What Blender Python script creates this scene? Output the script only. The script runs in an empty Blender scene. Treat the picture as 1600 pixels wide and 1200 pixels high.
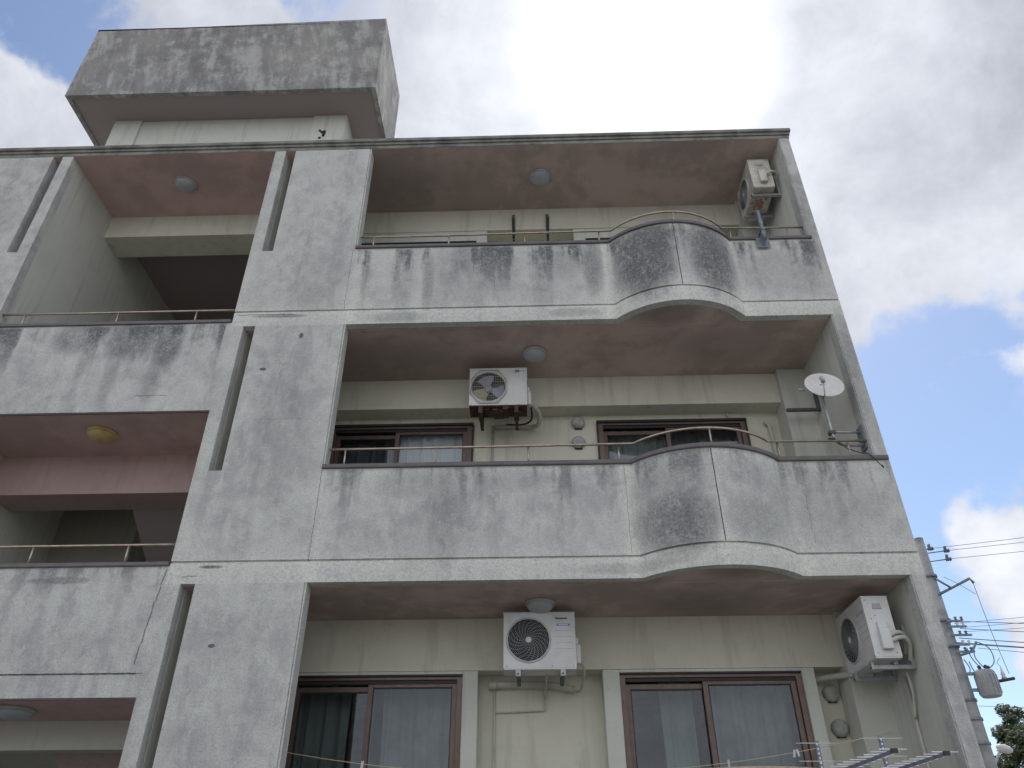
import bpy, bmesh, math, random
from mathutils import Vector, Matrix
random.seed(7)
C = bpy.context.scene
COL = C.collection
PI = math.pi

# ---------------------------------------------------------------- camera
CAM = Vector((-3.51970, -6.77623, -2.62948))
cam_d = bpy.data.cameras.new('camera'); cam = bpy.data.objects.new('camera', cam_d); COL.objects.link(cam)
cam_d.sensor_fit = 'HORIZONTAL'; cam_d.sensor_width = 36.0; cam_d.lens = 36.0*1200.34/1600.0
cam_d.clip_start = 0.05; cam_d.clip_end = 5000
_r = Vector((0.9996, 0.0289, -0.0030)); _u = Vector((0.0186, -0.5580, 0.8296)); _f = Vector((-0.0223, 0.8293, 0.5584))
_r.normalize(); _f.normalize(); _u = _r.cross(_f).normalized()
M = Matrix.Identity(4)
for i in range(3):
    M[i][0] = _r[i]; M[i][1] = _u[i]; M[i][2] = -_f[i]; M[i][3] = CAM[i]
cam.matrix_world = M
C.camera = cam

# ---------------------------------------------------------------- exposure
C.view_settings.view_transform = 'Standard'; C.view_settings.look = 'None'
C.view_settings.exposure = 0.83; C.view_settings.gamma = 1.0; C.view_settings.use_curve_mapping = False

# ---------------------------------------------------------------- node expression helper
class X:
    def __init__(s, nt, sock): s.nt, s.s = nt, sock
    def _b(s, op, o, swap=False):
        n = s.nt.nodes.new('ShaderNodeMath'); n.operation = op
        a, b = (o, s) if swap else (s, o)
        for i, v in enumerate((a, b)):
            if v is None: continue
            if isinstance(v, X): s.nt.links.new(v.s, n.inputs[i])
            else: n.inputs[i].default_value = v
        return X(s.nt, n.outputs[0])
    def __add__(s, o): return s._b('ADD', o)
    __radd__ = __add__
    def __sub__(s, o): return s._b('SUBTRACT', o)
    def __rsub__(s, o): return s._b('SUBTRACT', o, True)
    def __mul__(s, o): return s._b('MULTIPLY', o)
    __rmul__ = __mul__
    def __truediv__(s, o): return s._b('DIVIDE', o)
    def max(s, o): return s._b('MAXIMUM', o)
    def min(s, o): return s._b('MINIMUM', o)
    def gt(s, o): return s._b('GREATER_THAN', o)
    def lt(s, o): return s._b('LESS_THAN', o)
    def pw(s, o): return s._b('POWER', o)
    def abs(s): return s._b('ABSOLUTE', None)
    def exp(s): return s._b('EXPONENT', None)
    def fmod(s, o): return s._b('FLOORED_MODULO', o)
    def clamp(s): return s.max(0.0).min(1.0)
    def ss(s, a, b):                       # smoothstep a..b
        n = s.nt.nodes.new('ShaderNodeMapRange'); n.interpolation_type = 'SMOOTHSTEP'
        s.nt.links.new(s.s, n.inputs['Value'])
        if a <= b:
            n.inputs['From Min'].default_value = a; n.inputs['From Max'].default_value = b
        else:
            n.inputs['From Min'].default_value = b; n.inputs['From Max'].default_value = a
            n.inputs['To Min'].default_value = 1; n.inputs['To Max'].default_value = 0
        return X(s.nt, n.outputs['Result'])

def vec(nt, x, y, z):
    n = nt.nodes.new('ShaderNodeCombineXYZ')
    for i, v in enumerate((x, y, z)):
        if isinstance(v, X): nt.links.new(v.s, n.inputs[i])
        else: n.inputs[i].default_value = v
    return n.outputs[0]
def noise(nt, v, scale, detail=4, rough=.55, dist=0.0, col=False):
    n = nt.nodes.new('ShaderNodeTexNoise'); n.inputs['Scale'].default_value = scale
    n.inputs['Detail'].default_value = detail; n.inputs['Roughness'].default_value = rough
    n.inputs['Distortion'].default_value = dist
    nt.links.new(v, n.inputs['Vector'])
    return X(nt, n.outputs['Fac'])
def mixc(nt, f, a, b):
    n = nt.nodes.new('ShaderNodeMix'); n.data_type = 'RGBA'
    if isinstance(f, X): nt.links.new(f.s, n.inputs[0])
    else: n.inputs[0].default_value = f
    for i, v in ((6, a), (7, b)):
        if isinstance(v, (tuple, list)): n.inputs[i].default_value = tuple(v)+(1,)*(4-len(v))
        else: nt.links.new(v, n.inputs[i])
    return n.outputs[2]

# ---------------------------------------------------------------- world: sky with broken cloud
SUN_DIR = Vector((0.108, 0.527, 0.843)).normalized()
sun_el = math.asin(SUN_DIR.z); sun_az = math.atan2(SUN_DIR.x, SUN_DIR.y)
W = bpy.data.worlds.new('World'); C.world = W; W.use_nodes = True
nt = W.node_tree; nt.nodes.clear()
out = nt.nodes.new('ShaderNodeOutputWorld')
sky = nt.nodes.new('ShaderNodeTexSky'); sky.sky_type = 'NISHITA'; sky.sun_disc = False
sky.sun_elevation = sun_el; sky.sun_rotation = sun_az; sky.air_density = 1.0; sky.dust_density = 0.6; sky.ozone_density = 1.6
bg1 = nt.nodes.new('ShaderNodeBackground'); nt.links.new(sky.outputs[0], bg1.inputs[0]); bg1.inputs[1].default_value = 0.085
tc = nt.nodes.new('ShaderNodeTexCoord'); D = tc.outputs['Generated']
sp = nt.nodes.new('ShaderNodeSeparateXYZ'); nt.links.new(D, sp.inputs[0])
dx, dy, dz = (X(nt, sp.outputs[i]) for i in range(3))
def dot(v, D_=None):
    n = nt.nodes.new('ShaderNodeVectorMath'); n.operation = 'DOT_PRODUCT'; nt.links.new(D_ or D, n.inputs[0])
    n.inputs[1].default_value = v; return X(nt, n.outputs['Value'])
def blob(v, deg, amt):                     # soft opening in the cloud round a direction
    c = math.cos(math.radians(deg)); return dot(v, DW).ss(1-(1-c)*2.6, 1-(1-c)*.05)*amt
zc = dz.max(0.0)+.18
cv = vec(nt, dx/zc, dy/zc, dz*.6)          # cloud layer coordinates
n1 = noise(nt, cv, 1.1, 8, .58, .3); n2 = noise(nt, D, 7, 9, .62, .25); n3 = noise(nt, D, 24, 8, .62, .1)
wn = nt.nodes.new('ShaderNodeTexNoise'); wn.inputs['Scale'].default_value = 6; wn.inputs['Detail'].default_value = 6; nt.links.new(D, wn.inputs['Vector'])
wa = nt.nodes.new('ShaderNodeVectorMath'); wa.operation = 'MULTIPLY_ADD'; nt.links.new(wn.outputs['Color'], wa.inputs[0])
wa.inputs[1].default_value = (.24, .24, .24); wa.inputs[2].default_value = (-.12, -.12, -.12)
wd = nt.nodes.new('ShaderNodeVectorMath'); wd.operation = 'ADD'; nt.links.new(D, wd.inputs[0]); nt.links.new(wa.outputs[0], wd.inputs[1])
wz = nt.nodes.new('ShaderNodeVectorMath'); wz.operation = 'NORMALIZE'; nt.links.new(wd.outputs[0], wz.inputs[0]); DW = wz.outputs[0]
open_ = None
for v, r, a in [((-.4892,.4234,.7625),3.2,.75), ((-.4701,.4552,.7562),3.8,1.0), ((-.4942,.3863,.7788),3.4,.6),
                ((-.2225,.4751,.8514),3.6,.75), ((.2404,.4781,.8448),2.5,.40),
                ((.4821,.7655,.4262),7.6,1.6), ((.4389,.7501,.4947),5.0,.95), ((.47,.8119,.3464),6.0,1.5),
                ((.4669,.8401,.2761),7.0,1.2), ((.5033,.8389,.2074),7.5,1.1), ((.495,.7821,.3786),5.5,1.2)]:
    b = blob(v, r, a); open_ = b if open_ is None else open_.max(b)
puff = blob((.5260,.7980,.2980),4.0,1.6).max(blob((.5400,.7386,.4179),2.4,.7))
open_ = open_ - puff
cone = dot(tuple(_f)).ss(.78, .70)         # beyond the framed part of the sky: the same broken cloud
gen = (n1.ss(.56, .66))*.9*cone
open_ = open_.max(gen)
B = (open_ + (n2-.5)*2.2 + (n3-.5)*.8).ss(.28, .95)
# cloud brightness: thickness plus forward scattering round the veiled sun
sd = dot((0.150, 0.520, 0.841))
glow = (sd.ss(.982, .999)).pw(1.2)*.34 + sd.ss(.93, 1.0)*.09
thick = (noise(nt, cv, .9, 6, .55, .4)-.5)*.55 + (n2-.5)*.45 + (n3-.5)*.12
lum = .455 + thick*.85 + glow - blob((.40,.63,.66), 16, .04) + puff*.10 + sd.ss(.55, -.35)*.25
lum = lum.max(.32)
wh = ((lum-.38)*2.0).clamp()
ccol = mixc(nt, wh, (.86,.895,1.0), (.98,1.0,1.03))
bg2 = nt.nodes.new('ShaderNodeBackground'); nt.links.new(ccol, bg2.inputs[0]); nt.links.new(lum.s, bg2.inputs[1])
mx = nt.nodes.new('ShaderNodeMixShader'); nt.links.new(B.s, mx.inputs[0])
nt.links.new(bg2.outputs[0], mx.inputs[1]); nt.links.new(bg1.outputs[0], mx.inputs[2])
nt.links.new(mx.outputs[0], out.inputs[0])

# ---------------------------------------------------------------- sun, veiled by cloud, behind the building
sl = bpy.data.lights.new('sun', 'SUN'); sl.energy = 1.2; sl.angle = math.radians(12); sl.color = (1, .96, .9)
so = bpy.data.objects.new('sun', sl); COL.objects.link(so); so.location = (20, 60, 90)
so.rotation_euler = (-SUN_DIR).to_track_quat('-Z', 'Y').to_euler()

# ---------------------------------------------------------------- materials
def new_mat(name):
    m = bpy.data.materials.new(name); m.use_nodes = True
    nt = m.node_tree; p = nt.nodes['Principled BSDF']; return m, nt, p
def pos(nt):
    g = nt.nodes.new('ShaderNodeNewGeometry'); P = g.outputs['Position']
    s = nt.nodes.new('ShaderNodeSeparateXYZ'); nt.links.new(P, s.inputs[0])
    return P, X(nt, s.outputs[0]), X(nt, s.outputs[1]), X(nt, s.outputs[2])
def bump(nt, p, h, strength=.3, dist=.01):
    b = nt.nodes.new('ShaderNodeBump'); b.inputs['Strength'].default_value = strength; b.inputs['Distance'].default_value = dist
    nt.links.new(h.s, b.inputs['Height']); nt.links.new(b.outputs[0], p.inputs['Normal'])
def simple(name, c, rough=.6, c2=None, scale=6, metal=0, bmp=0, bscale=80, obj=False, spec=.5):
    m, nt, p = new_mat(name)
    if obj:
        t = nt.nodes.new('ShaderNodeTexCoord'); P = t.outputs['Object']
    else: P = pos(nt)[0]
    c2 = c2 or tuple(v*.72 for v in c)
    n = noise(nt, P, scale, 6, .62)
    nt.links.new(mixc(nt, n.ss(.38, .68), c, c2), p.inputs['Base Color'])
    p.inputs['Roughness'].default_value = rough; p.inputs['Metallic'].default_value = metal
    p.inputs['Specular IOR Level'].default_value = spec
    if bmp: bump(nt, p, noise(nt, P, bscale, 3), bmp, .004)
    return m

def plaster(name, kind):
    """weathered painted render; kind: facade / tower"""
    m, nt, p = new_mat(name)
    P, x, y, z = pos(nt)
    big = noise(nt, P, .9, 6, .6); mid = noise(nt, P, 3.6, 7, .62); fine = noise(nt, P, 24, 5, .7); grit = noise(nt, P, 110, 3, .7)
    brush = noise(nt, vec(nt, x*3, y*3, z*16), 1.3, 5, .6)      # horizontal trowel marks
    st = noise(nt, vec(nt, x*4.2, y*4.2, z*.42), 1.0, 5, .6, .25)   # broad runs
    st2 = noise(nt, vec(nt, x*13, y*13, z*1.0), 1.0, 6, .66, .3)  # narrow runs
    if kind == 'facade':
        A, Bc = (.60, .608, .57), (.455, .45, .445)
        fl = noise(nt, vec(nt, x*1.0, y*1.0, z*.7), 9, 7, .72, .5)
        col = mixc(nt, (big*.30+mid*.35+fl*.35).ss(.42, .59), A, Bc)
        col = mixc(nt, (st*.6+fl*.4).ss(.48, .62)*.5, col, (.345, .345, .35))
        # pale lime bloom: edges of grooves, openings and copings, and the joints of the bulge
        zm = z.fmod(3.0)
        xr = x.gt(-6.89)
        band = (((zm-1.5).abs()-1.5).abs()*-7.0).exp()*.5        # near each groove
        low = zm.gt(2.79)*.45*xr                                  # the band under the groove
        topb = ((zm-.91).abs()*-16.0).exp()*.65*x.gt(-5.5)
        edge = ((x+2.60).abs()*-13.0).exp()*.9*(z.gt(-.25)) + ((x+1.05).abs()*-11.0).exp()*.55
        edge = edge + ((x+5.55).abs()*-11.0).exp()*.55 + ((x+6.82).abs()*-9.0).exp()*.3 + ((x+1.80).abs()*-24.0).exp()*.5
        light = ((band+low+topb+edge)*(mid*1.4+.15)*fine.ss(.2, .62)).clamp()
        col = mixc(nt, light*.95, col, (.80, .82, .74))
        pale = (noise(nt, vec(nt, x*1.5, y*1.5, z*.9), 2.2, 7, .68, .6)*.7+fl*.3).ss(.50, .60)
        col = mixc(nt, pale*.42, col, (.72, .735, .68))
        # algae runs below the copings
        def runs(top, depth, mask):
            d = (top - z)/depth
            return (d.ss(1.0, .0))*(d.ss(-.02, .05))*mask
        xin = x.gt(-5.56)
        R = runs(3.955, .95, xin)*1.0
        R = R.max(runs(.955, .62, xin)*.70).max(runs(-2.045, .6, xin)*.6)
        xl = x.lt(-6.95)
        R = R.max(runs(2.845, .85, xl)*.95).max(runs(-.035, .35, xl)*.6)
        runm = (st*.70+st2*.15+fl*.15+(noise(nt, vec(nt, x*1.2, 0.0, 0.0), 1.0, 2)-.5)*.5)
        dark = R*((runm + R*.06).ss(.49, .63))*1.15
        # patches that the photograph shows
        patches = [(-2.17,3.50,.30,.55,1.35,0), (-1.40,3.52,.27,.55,1.2,0), (-2.74,3.62,.11,.42,.85,0), (-3.1,3.72,.22,.30,.55,0),
                   (-3.35,3.40,.12,.5,.35,0), (-4.28,3.78,.14,.26,.7,0), (-4.15,3.6,.5,.5,.25,0), (-4.68,3.40,.07,.42,.6,0), (-4.98,3.5,.12,.5,.3,0),
                   (-2.18,.24,.33,.30,.95,0), (-2.18,.62,.30,.26,.42,0), (-1.48,.24,.27,.22,.5,0), (-1.5,.72,.2,.14,.3,0), (-4.36,.45,.16,.5,.50,0), (-4.6,.2,.22,.3,.25,0), (-4.75,.78,.3,.16,.40,0), (-3.75,.8,.4,.12,.35,0),
                   (-8.62,2.66,.26,.20,.8,0), (-8.05,2.64,.18,.28,.95,0), (-7.56,2.60,.16,.38,1.0,0), (-7.62,2.1,.1,.3,.5,0), (-8.1,2.25,.08,.4,.5,0), (-8.45,2.45,.06,.5,.45,0),
                   (-.75,.55,.5,.4,.30,0), (-.55,3.4,.4,.3,.25,0), (-.07,2.0,.08,.8,.45,0), (-.07,4.4,.07,.6,.4,0), (-2.6,-.12,.5,.05,.4,0), (-3.0,2.9,.3,.06,.5,0), (-5.0,2.88,.3,.07,.5,0),
                   (-6.35,2.93,.28,.025,.95,0), (-6.5,-.05,.10,.015,1.3,0), (-6.065,2.64,.022,.035,2.2,1), (-6.42,2.19,.035,.018,1.9,1), (-6.34,-.77,.03,.016,1.6,1),
                   (-7.9,-.16,.3,.035,.9,0), (-6.0,3.4,.3,.4,.25,0), (-6.1,1.4,.3,.8,.22,0), (-10.5,4.6,.4,.6,.3,0)]
        wob = (mid-.5)*.9 + (fine-.5)*.6
        for px, pz, rx, rz, a, sharp in patches:
            d2 = ((x-px)/rx)*((x-px)/rx) + ((z-pz)/rz)*((z-pz)/rz)
            if sharp: g = (d2+wob*1.2).ss(1.5, .8)*a
            else: g = (d2+wob*1.6+(st2-.5)*1.5).ss(1.9, .25)*a
            dark = dark.max(g*(.35+st2*.55+st*.4))
        sp1 = noise(nt, P, 42, 4, .75)
        speck = (sp1*.4+fine*.4+fl*.2).ss(.36, .60)*.75+.36
        dark = (dark*speck).clamp()
        col = mixc(nt, dark*.93, col, (.10, .104, .11))
        # hairline cracks
        wb = (noise(nt, vec(nt, 0.0, 0.0, z), 6, 5, .7)-.5)*.07
        wx = (noise(nt, vec(nt, x, 0.0, 0.0), 7, 6, .7)-.5)*.06
        def vcrack(x0, z0, z1, w, k=1.0, lean=0.0):
            return ((x-x0-(z-z0)*lean-wb*k).abs()).lt(w)*z.gt(z0)*z.lt(z1)
        def hcrack(z0, x0, x1, w, k=1.0):
            return ((z-z0-wx*k).abs()).lt(w)*x.gt(x0)*x.lt(x1)
        cr = vcrack(-5.60, -.02, .95, .004, .5).max(vcrack(-6.99, -.92, -.06, .007, 1.0, .09)).max(hcrack(2.955, -6.85, -6.2, .006)).max(hcrack(-.995, -8.9, -6.95, .007, .5))
        cr = cr.max(vcrack(-2.60, .02, .95, .0025, .8)).max(vcrack(-3.9, 3.1, 3.6, .002, 2.0)).max(hcrack(1.55, -6.4, -5.9, .002, 2.2)).max(vcrack(-6.2, 4.0, 4.7, .002, 2.5)).max(vcrack(-.9, .1, .6, .002, 1.8))
        cr = cr.max(vcrack(-5.63, 3.02, 3.95, .003, 1.4)).max(hcrack(1.87, -7.75, -7.4, .004)).max(vcrack(-.145, .95, 2.8, .002, .02)).max(hcrack(-.14, -6.75, -6.62, .005, 1.6))
        col = mixc(nt, cr*(fine.ss(.35,.55)*.45+.25), col, (.05, .05, .055))
    else:
        A, Bc = (.47, .468, .445), (.265, .255, .25)
        s3 = noise(nt, vec(nt, x*3.0+z*.7, y*3.0, z*.8), 1.0, 7, .66, .4)
        s4 = noise(nt, vec(nt, x*9.0+z*1.5, y*9.0, z*1.6), 1.0, 6, .66, .3)
        col = mixc(nt, (s3*.5+s4*.25+mid*.25).ss(.42, .55), A, Bc)
        col = mixc(nt, (st*.35+mid*.35+fine*.3).ss(.48, .58)*.65, col, (.17, .166, .17))
        col = mixc(nt, ((z.ss(8.0, 7.6)*.7+z.ss(9.2, 9.4)*.6)*(s4*.5+fine*.5).ss(.42, .60)*.55).clamp(), col, (.19, .19, .185))
        col = mixc(nt, big.ss(.48, .62)*.35*fine.ss(.3,.6), col, (.56, .53, .47))
    col = mixc(nt, grit.ss(.50, .66)*.22, col, (.16, .16, .17))
    col = mixc(nt, noise(nt, P, 55, 3, .75).ss(.45, .62)*.28, col, (.27, .27, .275))
    col = mixc(nt, fine.ss(.56, .70)*.25, col, (.74, .75, .74))
    nt.links.new(col, p.inputs['Base Color'])
    p.inputs['Roughness'].default_value = .93; p.inputs['Specular IOR Level'].default_value = .15
    bump(nt, p, grit*.55+fine*.9+brush*.7+mid*.8, .7, .011)
    return m
M_FAC = plaster('weathered_render', 'facade'); M_TOW = plaster('tower_render', 'tower')

def soffit_mat():
    m, nt, p = new_mat('soffit_paint'); P, x, y, z = pos(nt)
    a = noise(nt, P, .8, 6, .62); b = noise(nt, P, 3.0, 6, .65); g = noise(nt, P, 60, 4, .6)
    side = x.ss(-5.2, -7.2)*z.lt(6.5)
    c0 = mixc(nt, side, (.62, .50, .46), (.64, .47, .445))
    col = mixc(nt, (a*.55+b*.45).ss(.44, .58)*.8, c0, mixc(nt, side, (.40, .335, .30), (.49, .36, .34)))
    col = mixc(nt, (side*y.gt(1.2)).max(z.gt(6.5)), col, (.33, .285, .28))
    mould = None
    for px, py, pz, r, q in [(-1.2,.6,2.8,.55,.38), (-5.2,.9,2.8,.9,.5), (-2.0,-.1,2.8,.35,.6), (-3.9,.9,2.8,.5,.45), (-1.9,.8,-.2,.7,.5), (-5,.8,5.8,.8,.4), (-1.7,-.15,-.2,.3,.6)]:
        d = ((x-px)*(x-px) + (y-py)*(y-py)*2.2)/(r*r) + (z-pz)*(z-pz)*40
        gq = (d+(b-.5)*5.0+(a-.5)*3).ss(1.6, .0)*q
        mould = gq if mould is None else mould.max(gq)
    col = mixc(nt, mould*(.55+g*.4), col, (.12, .11, .095))
    nt.links.new(col, p.inputs['Base Color']); p.inputs['Roughness'].default_value = .9; p.inputs['Specular IOR Level'].default_value = .2
    bump(nt, p, g*.6+b*.8, .35, .006)
    return m
M_SOF = soffit_mat()
def cream_mat(name, c, dirt):
    m, nt, p = new_mat(name); P, x, y, z = pos(nt)
    a = noise(nt, P, 1.1, 6, .62); b = noise(nt, P, 9, 6, .65); g = noise(nt, P, 90, 3, .6)
    run = noise(nt, vec(nt, x*9, y*9, z*.8), 1.0, 5, .6)
    col = mixc(nt, a.ss(.42, .64)*.35, c, tuple(v*.78 for v in c))
    col = mixc(nt, (run.ss(.52, .68)*.34+b.ss(.56, .72)*.22), col, tuple(v*.6 for v in c))
    nt.links.new(col, p.inputs['Base Color']); p.inputs['Roughness'].default_value = .85; p.inputs['Specular IOR Level'].default_value = .25
    bump(nt, p, g*.6+b*.5, .3, .004)
    return m
M_CRE = cream_mat('cream_wall_paint', (.70, .69, .585), .2)
M_WHI = cream_mat('pale_surround_paint', (.66, .675, .61), .2)
M_SID = cream_mat('grey_cream_side_paint', (.62, .625, .57), .3)
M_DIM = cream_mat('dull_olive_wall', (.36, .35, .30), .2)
M_PNK = cream_mat('pink_paint', (.52, .385, .37), .2)
M_COP = simple('coping_brown_metal', (.135, .12, .125), .45, (.10, .09, .09), 8)
M_JNT = simple('joint_sealant', (.085, .078, .075), .9)
M_BRZ = simple('handrail_bronze', (.50, .42, .34), .38, (.36, .30, .25), 14, metal=.75)
M_FAS = simple('roof_edge_render', (.26, .26, .235), .9, (.12, .12, .11), 3.4, bmp=.5, bscale=50)
M_FRM = simple('brown_aluminium', (.17, .122, .105), .4, (.135, .098, .084), 10, metal=.35)
M_FRD = simple('dark_track', (.035, .028, .027), .5, metal=.2)
M_ACW = simple('ac_white_enamel', (.70, .71, .71), .42, (.62, .62, .60), 5, obj=True)
M_ACO = simple('ac_old_enamel', (.62, .61, .55), .5, (.42, .39, .33), 7, obj=True)
M_ACG = simple('ac_grille_grey', (.56, .57, .58), .5, obj=True)
M_GRD = simple('ac_dark_inside', (.035, .037, .04), .7, obj=True)
M_FAN = simple('fan_blue_grey', (.42, .44, .55), .45, (.34, .35, .45), 9, obj=True)
M_FANY = simple('fan_yellowed', (.46, .42, .30), .5, (.36, .30, .18), 9, obj=True)
M_RUST = simple('rusty_steel', (.10, .055, .035), .85, (.035, .03, .028), 16, bmp=.4, obj=True)
M_ZINC = simple('zinc_bracket', (.42, .44, .46), .45, (.30, .31, .32), 20, metal=.5, obj=True)
M_DKST = simple('dark_painted_bracket', (.075, .095, .095), .55, (.05, .055, .055), 20, obj=True)
M_STEEL = simple('grey_blue_steel', (.22, .26, .29), .5, (.15, .17, .19), 14, metal=.3)
M_LAMP = simple('opal_glass', (.44, .47, .50), .25, (.38, .41, .43), 4)
M_LAMPY = simple('yellowed_opal', (.60, .47, .20), .4, (.46, .33, .12), 7)
M_LRIM = simple('lamp_rim', (.46, .47, .46), .4)
M_DUCT = simple('cream_duct', (.56, .56, .50), .5, (.46, .45, .40), 9)
M_VENT = simple('vent_cap', (.44, .45, .43), .5, (.30, .30, .28), 14)
M_VOID = simple('vent_void', (.02, .02, .02), .9)
M_DISH = simple('dish_paint', (.66, .64, .62), .5, (.58, .565, .55), 5)
M_CURT = simple('grey_sheer_curtain', (.35, .385, .38), .9, (.26, .285, .28), 3)
M_CURW = simple('white_curtain', (.86, .87, .90), .9, (.78, .80, .84), 3)
M_CURD = simple('dim_curtain', (.16, .17, .18), .9, (.08, .09, .10), 4)
M_ROOM = simple('room_wall', (.25, .24, .22), .9)
M_ROPE = simple('rope', (.62, .53, .36), .9, (.48, .40, .26), 30)
M_PEG = simple('peg', (.72, .74, .76), .5)
M_BLK = simple('black_plastic', (.03, .03, .032), .5)
M_ALU = simple('aluminium_rod', (.72, .73, .75), .35, (.6, .6, .62), 20, metal=.4)
M_BOOM = simple('grey_boom', (.20, .22, .27), .5, (.14, .15, .2), 20, metal=.2)
M_CONC = simple('pole_concrete', (.33, .34, .34), .9, (.20, .215, .22), 3, bmp=.3)
M_XF = simple('transformer_grey', (.36, .38, .39), .6, (.26, .275, .285), 4)
M_WIRE = simple('cable_hazed', (.15, .17, .20), .6)  # dark cable lightened to blue-grey: distance haze put into its colour
M_PORC = simple('porcelain', (.65, .66, .66), .3)
M_GROUND = simple('ground_asphalt', (.24, .235, .22), .95, (.15, .15, .145), 1.2, bmp=.4, bscale=30)
M_BARK = simple('bark', (.10, .08, .06), .95, (.05, .04, .03), 5, bmp=.6, bscale=12)
def leaf_mat(name, a, b):
    m, nt, p = new_mat(name); P, x, y, z = pos(nt)
    n = noise(nt, P, .55, 4, .6); n2 = noise(nt, P, 5, 3, .6)
    col = mixc(nt, (n*.6+n2*.4).ss(.42, .6), a, b)
    nt.links.new(col, p.inputs['Base Color']); p.inputs['Roughness'].default_value = .6
    p.inputs['Transmission Weight'].default_value = 0
    tr = nt.nodes.new('ShaderNodeBsdfTranslucent'); nt.links.new(col, tr.inputs[0])
    mxs = nt.nodes.new('ShaderNodeMixShader'); mxs.inputs[0].default_value = .3
    nt.links.new(p.outputs[0], mxs.inputs[1]); nt.links.new(tr.outputs[0], mxs.inputs[2])
    nt.links.new(mxs.outputs[0], nt.nodes['Material Output'].inputs[0]); return m
M_LEAF = leaf_mat('leaf_dark', (.035, .062, .022), (.075, .105, .038))
M_LEAF2 = leaf_mat('leaf_olive', (.075, .10, .03), (.13, .15, .05))
def glass_mat():
    m, nt, p = new_mat('window_glass'); nt.nodes.remove(p)
    fr = nt.nodes.new('ShaderNodeFresnel'); fr.inputs[0].default_value = 1.5
    gl = nt.nodes.new('ShaderNodeBsdfGlossy'); gl.inputs['Roughness'].default_value = .02; gl.inputs[0].default_value = (.9, .95, 1, 1)
    tp = nt.nodes.new('ShaderNodeBsdfTransparent'); tp.inputs[0].default_value = (.84, .86, .86, 1)
    P = pos(nt)[0]; bp = nt.nodes.new('ShaderNodeBump'); bp.inputs['Strength'].default_value = .05; bp.inputs['Distance'].default_value = .02
    nt.links.new(noise(nt, P, 1.5, 2).s, bp.inputs['Height']); nt.links.new(bp.outputs[0], gl.inputs['Normal'])
    mx = nt.nodes.new('ShaderNodeMixShader'); nt.links.new(fr.outputs[0], mx.inputs[0])
    nt.links.new(tp.outputs[0], mx.inputs[1]); nt.links.new(gl.outputs[0], mx.inputs[2])
    nt.links.new(mx.outputs[0], nt.nodes['Material Output'].inputs[0]); return m
M_GLS = glass_mat()
def flat(name, c, rough=.5): return simple(name, c, rough, c, 5, obj=True)
M_INK = flat('ink_dark', (.04, .04, .05)); M_BLUE = flat('label_blue', (.22, .30, .72)); M_TEAL = flat('label_teal', (.01, .16, .13)); M_WLBL = flat('label_white', (.8, .82, .85))

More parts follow.
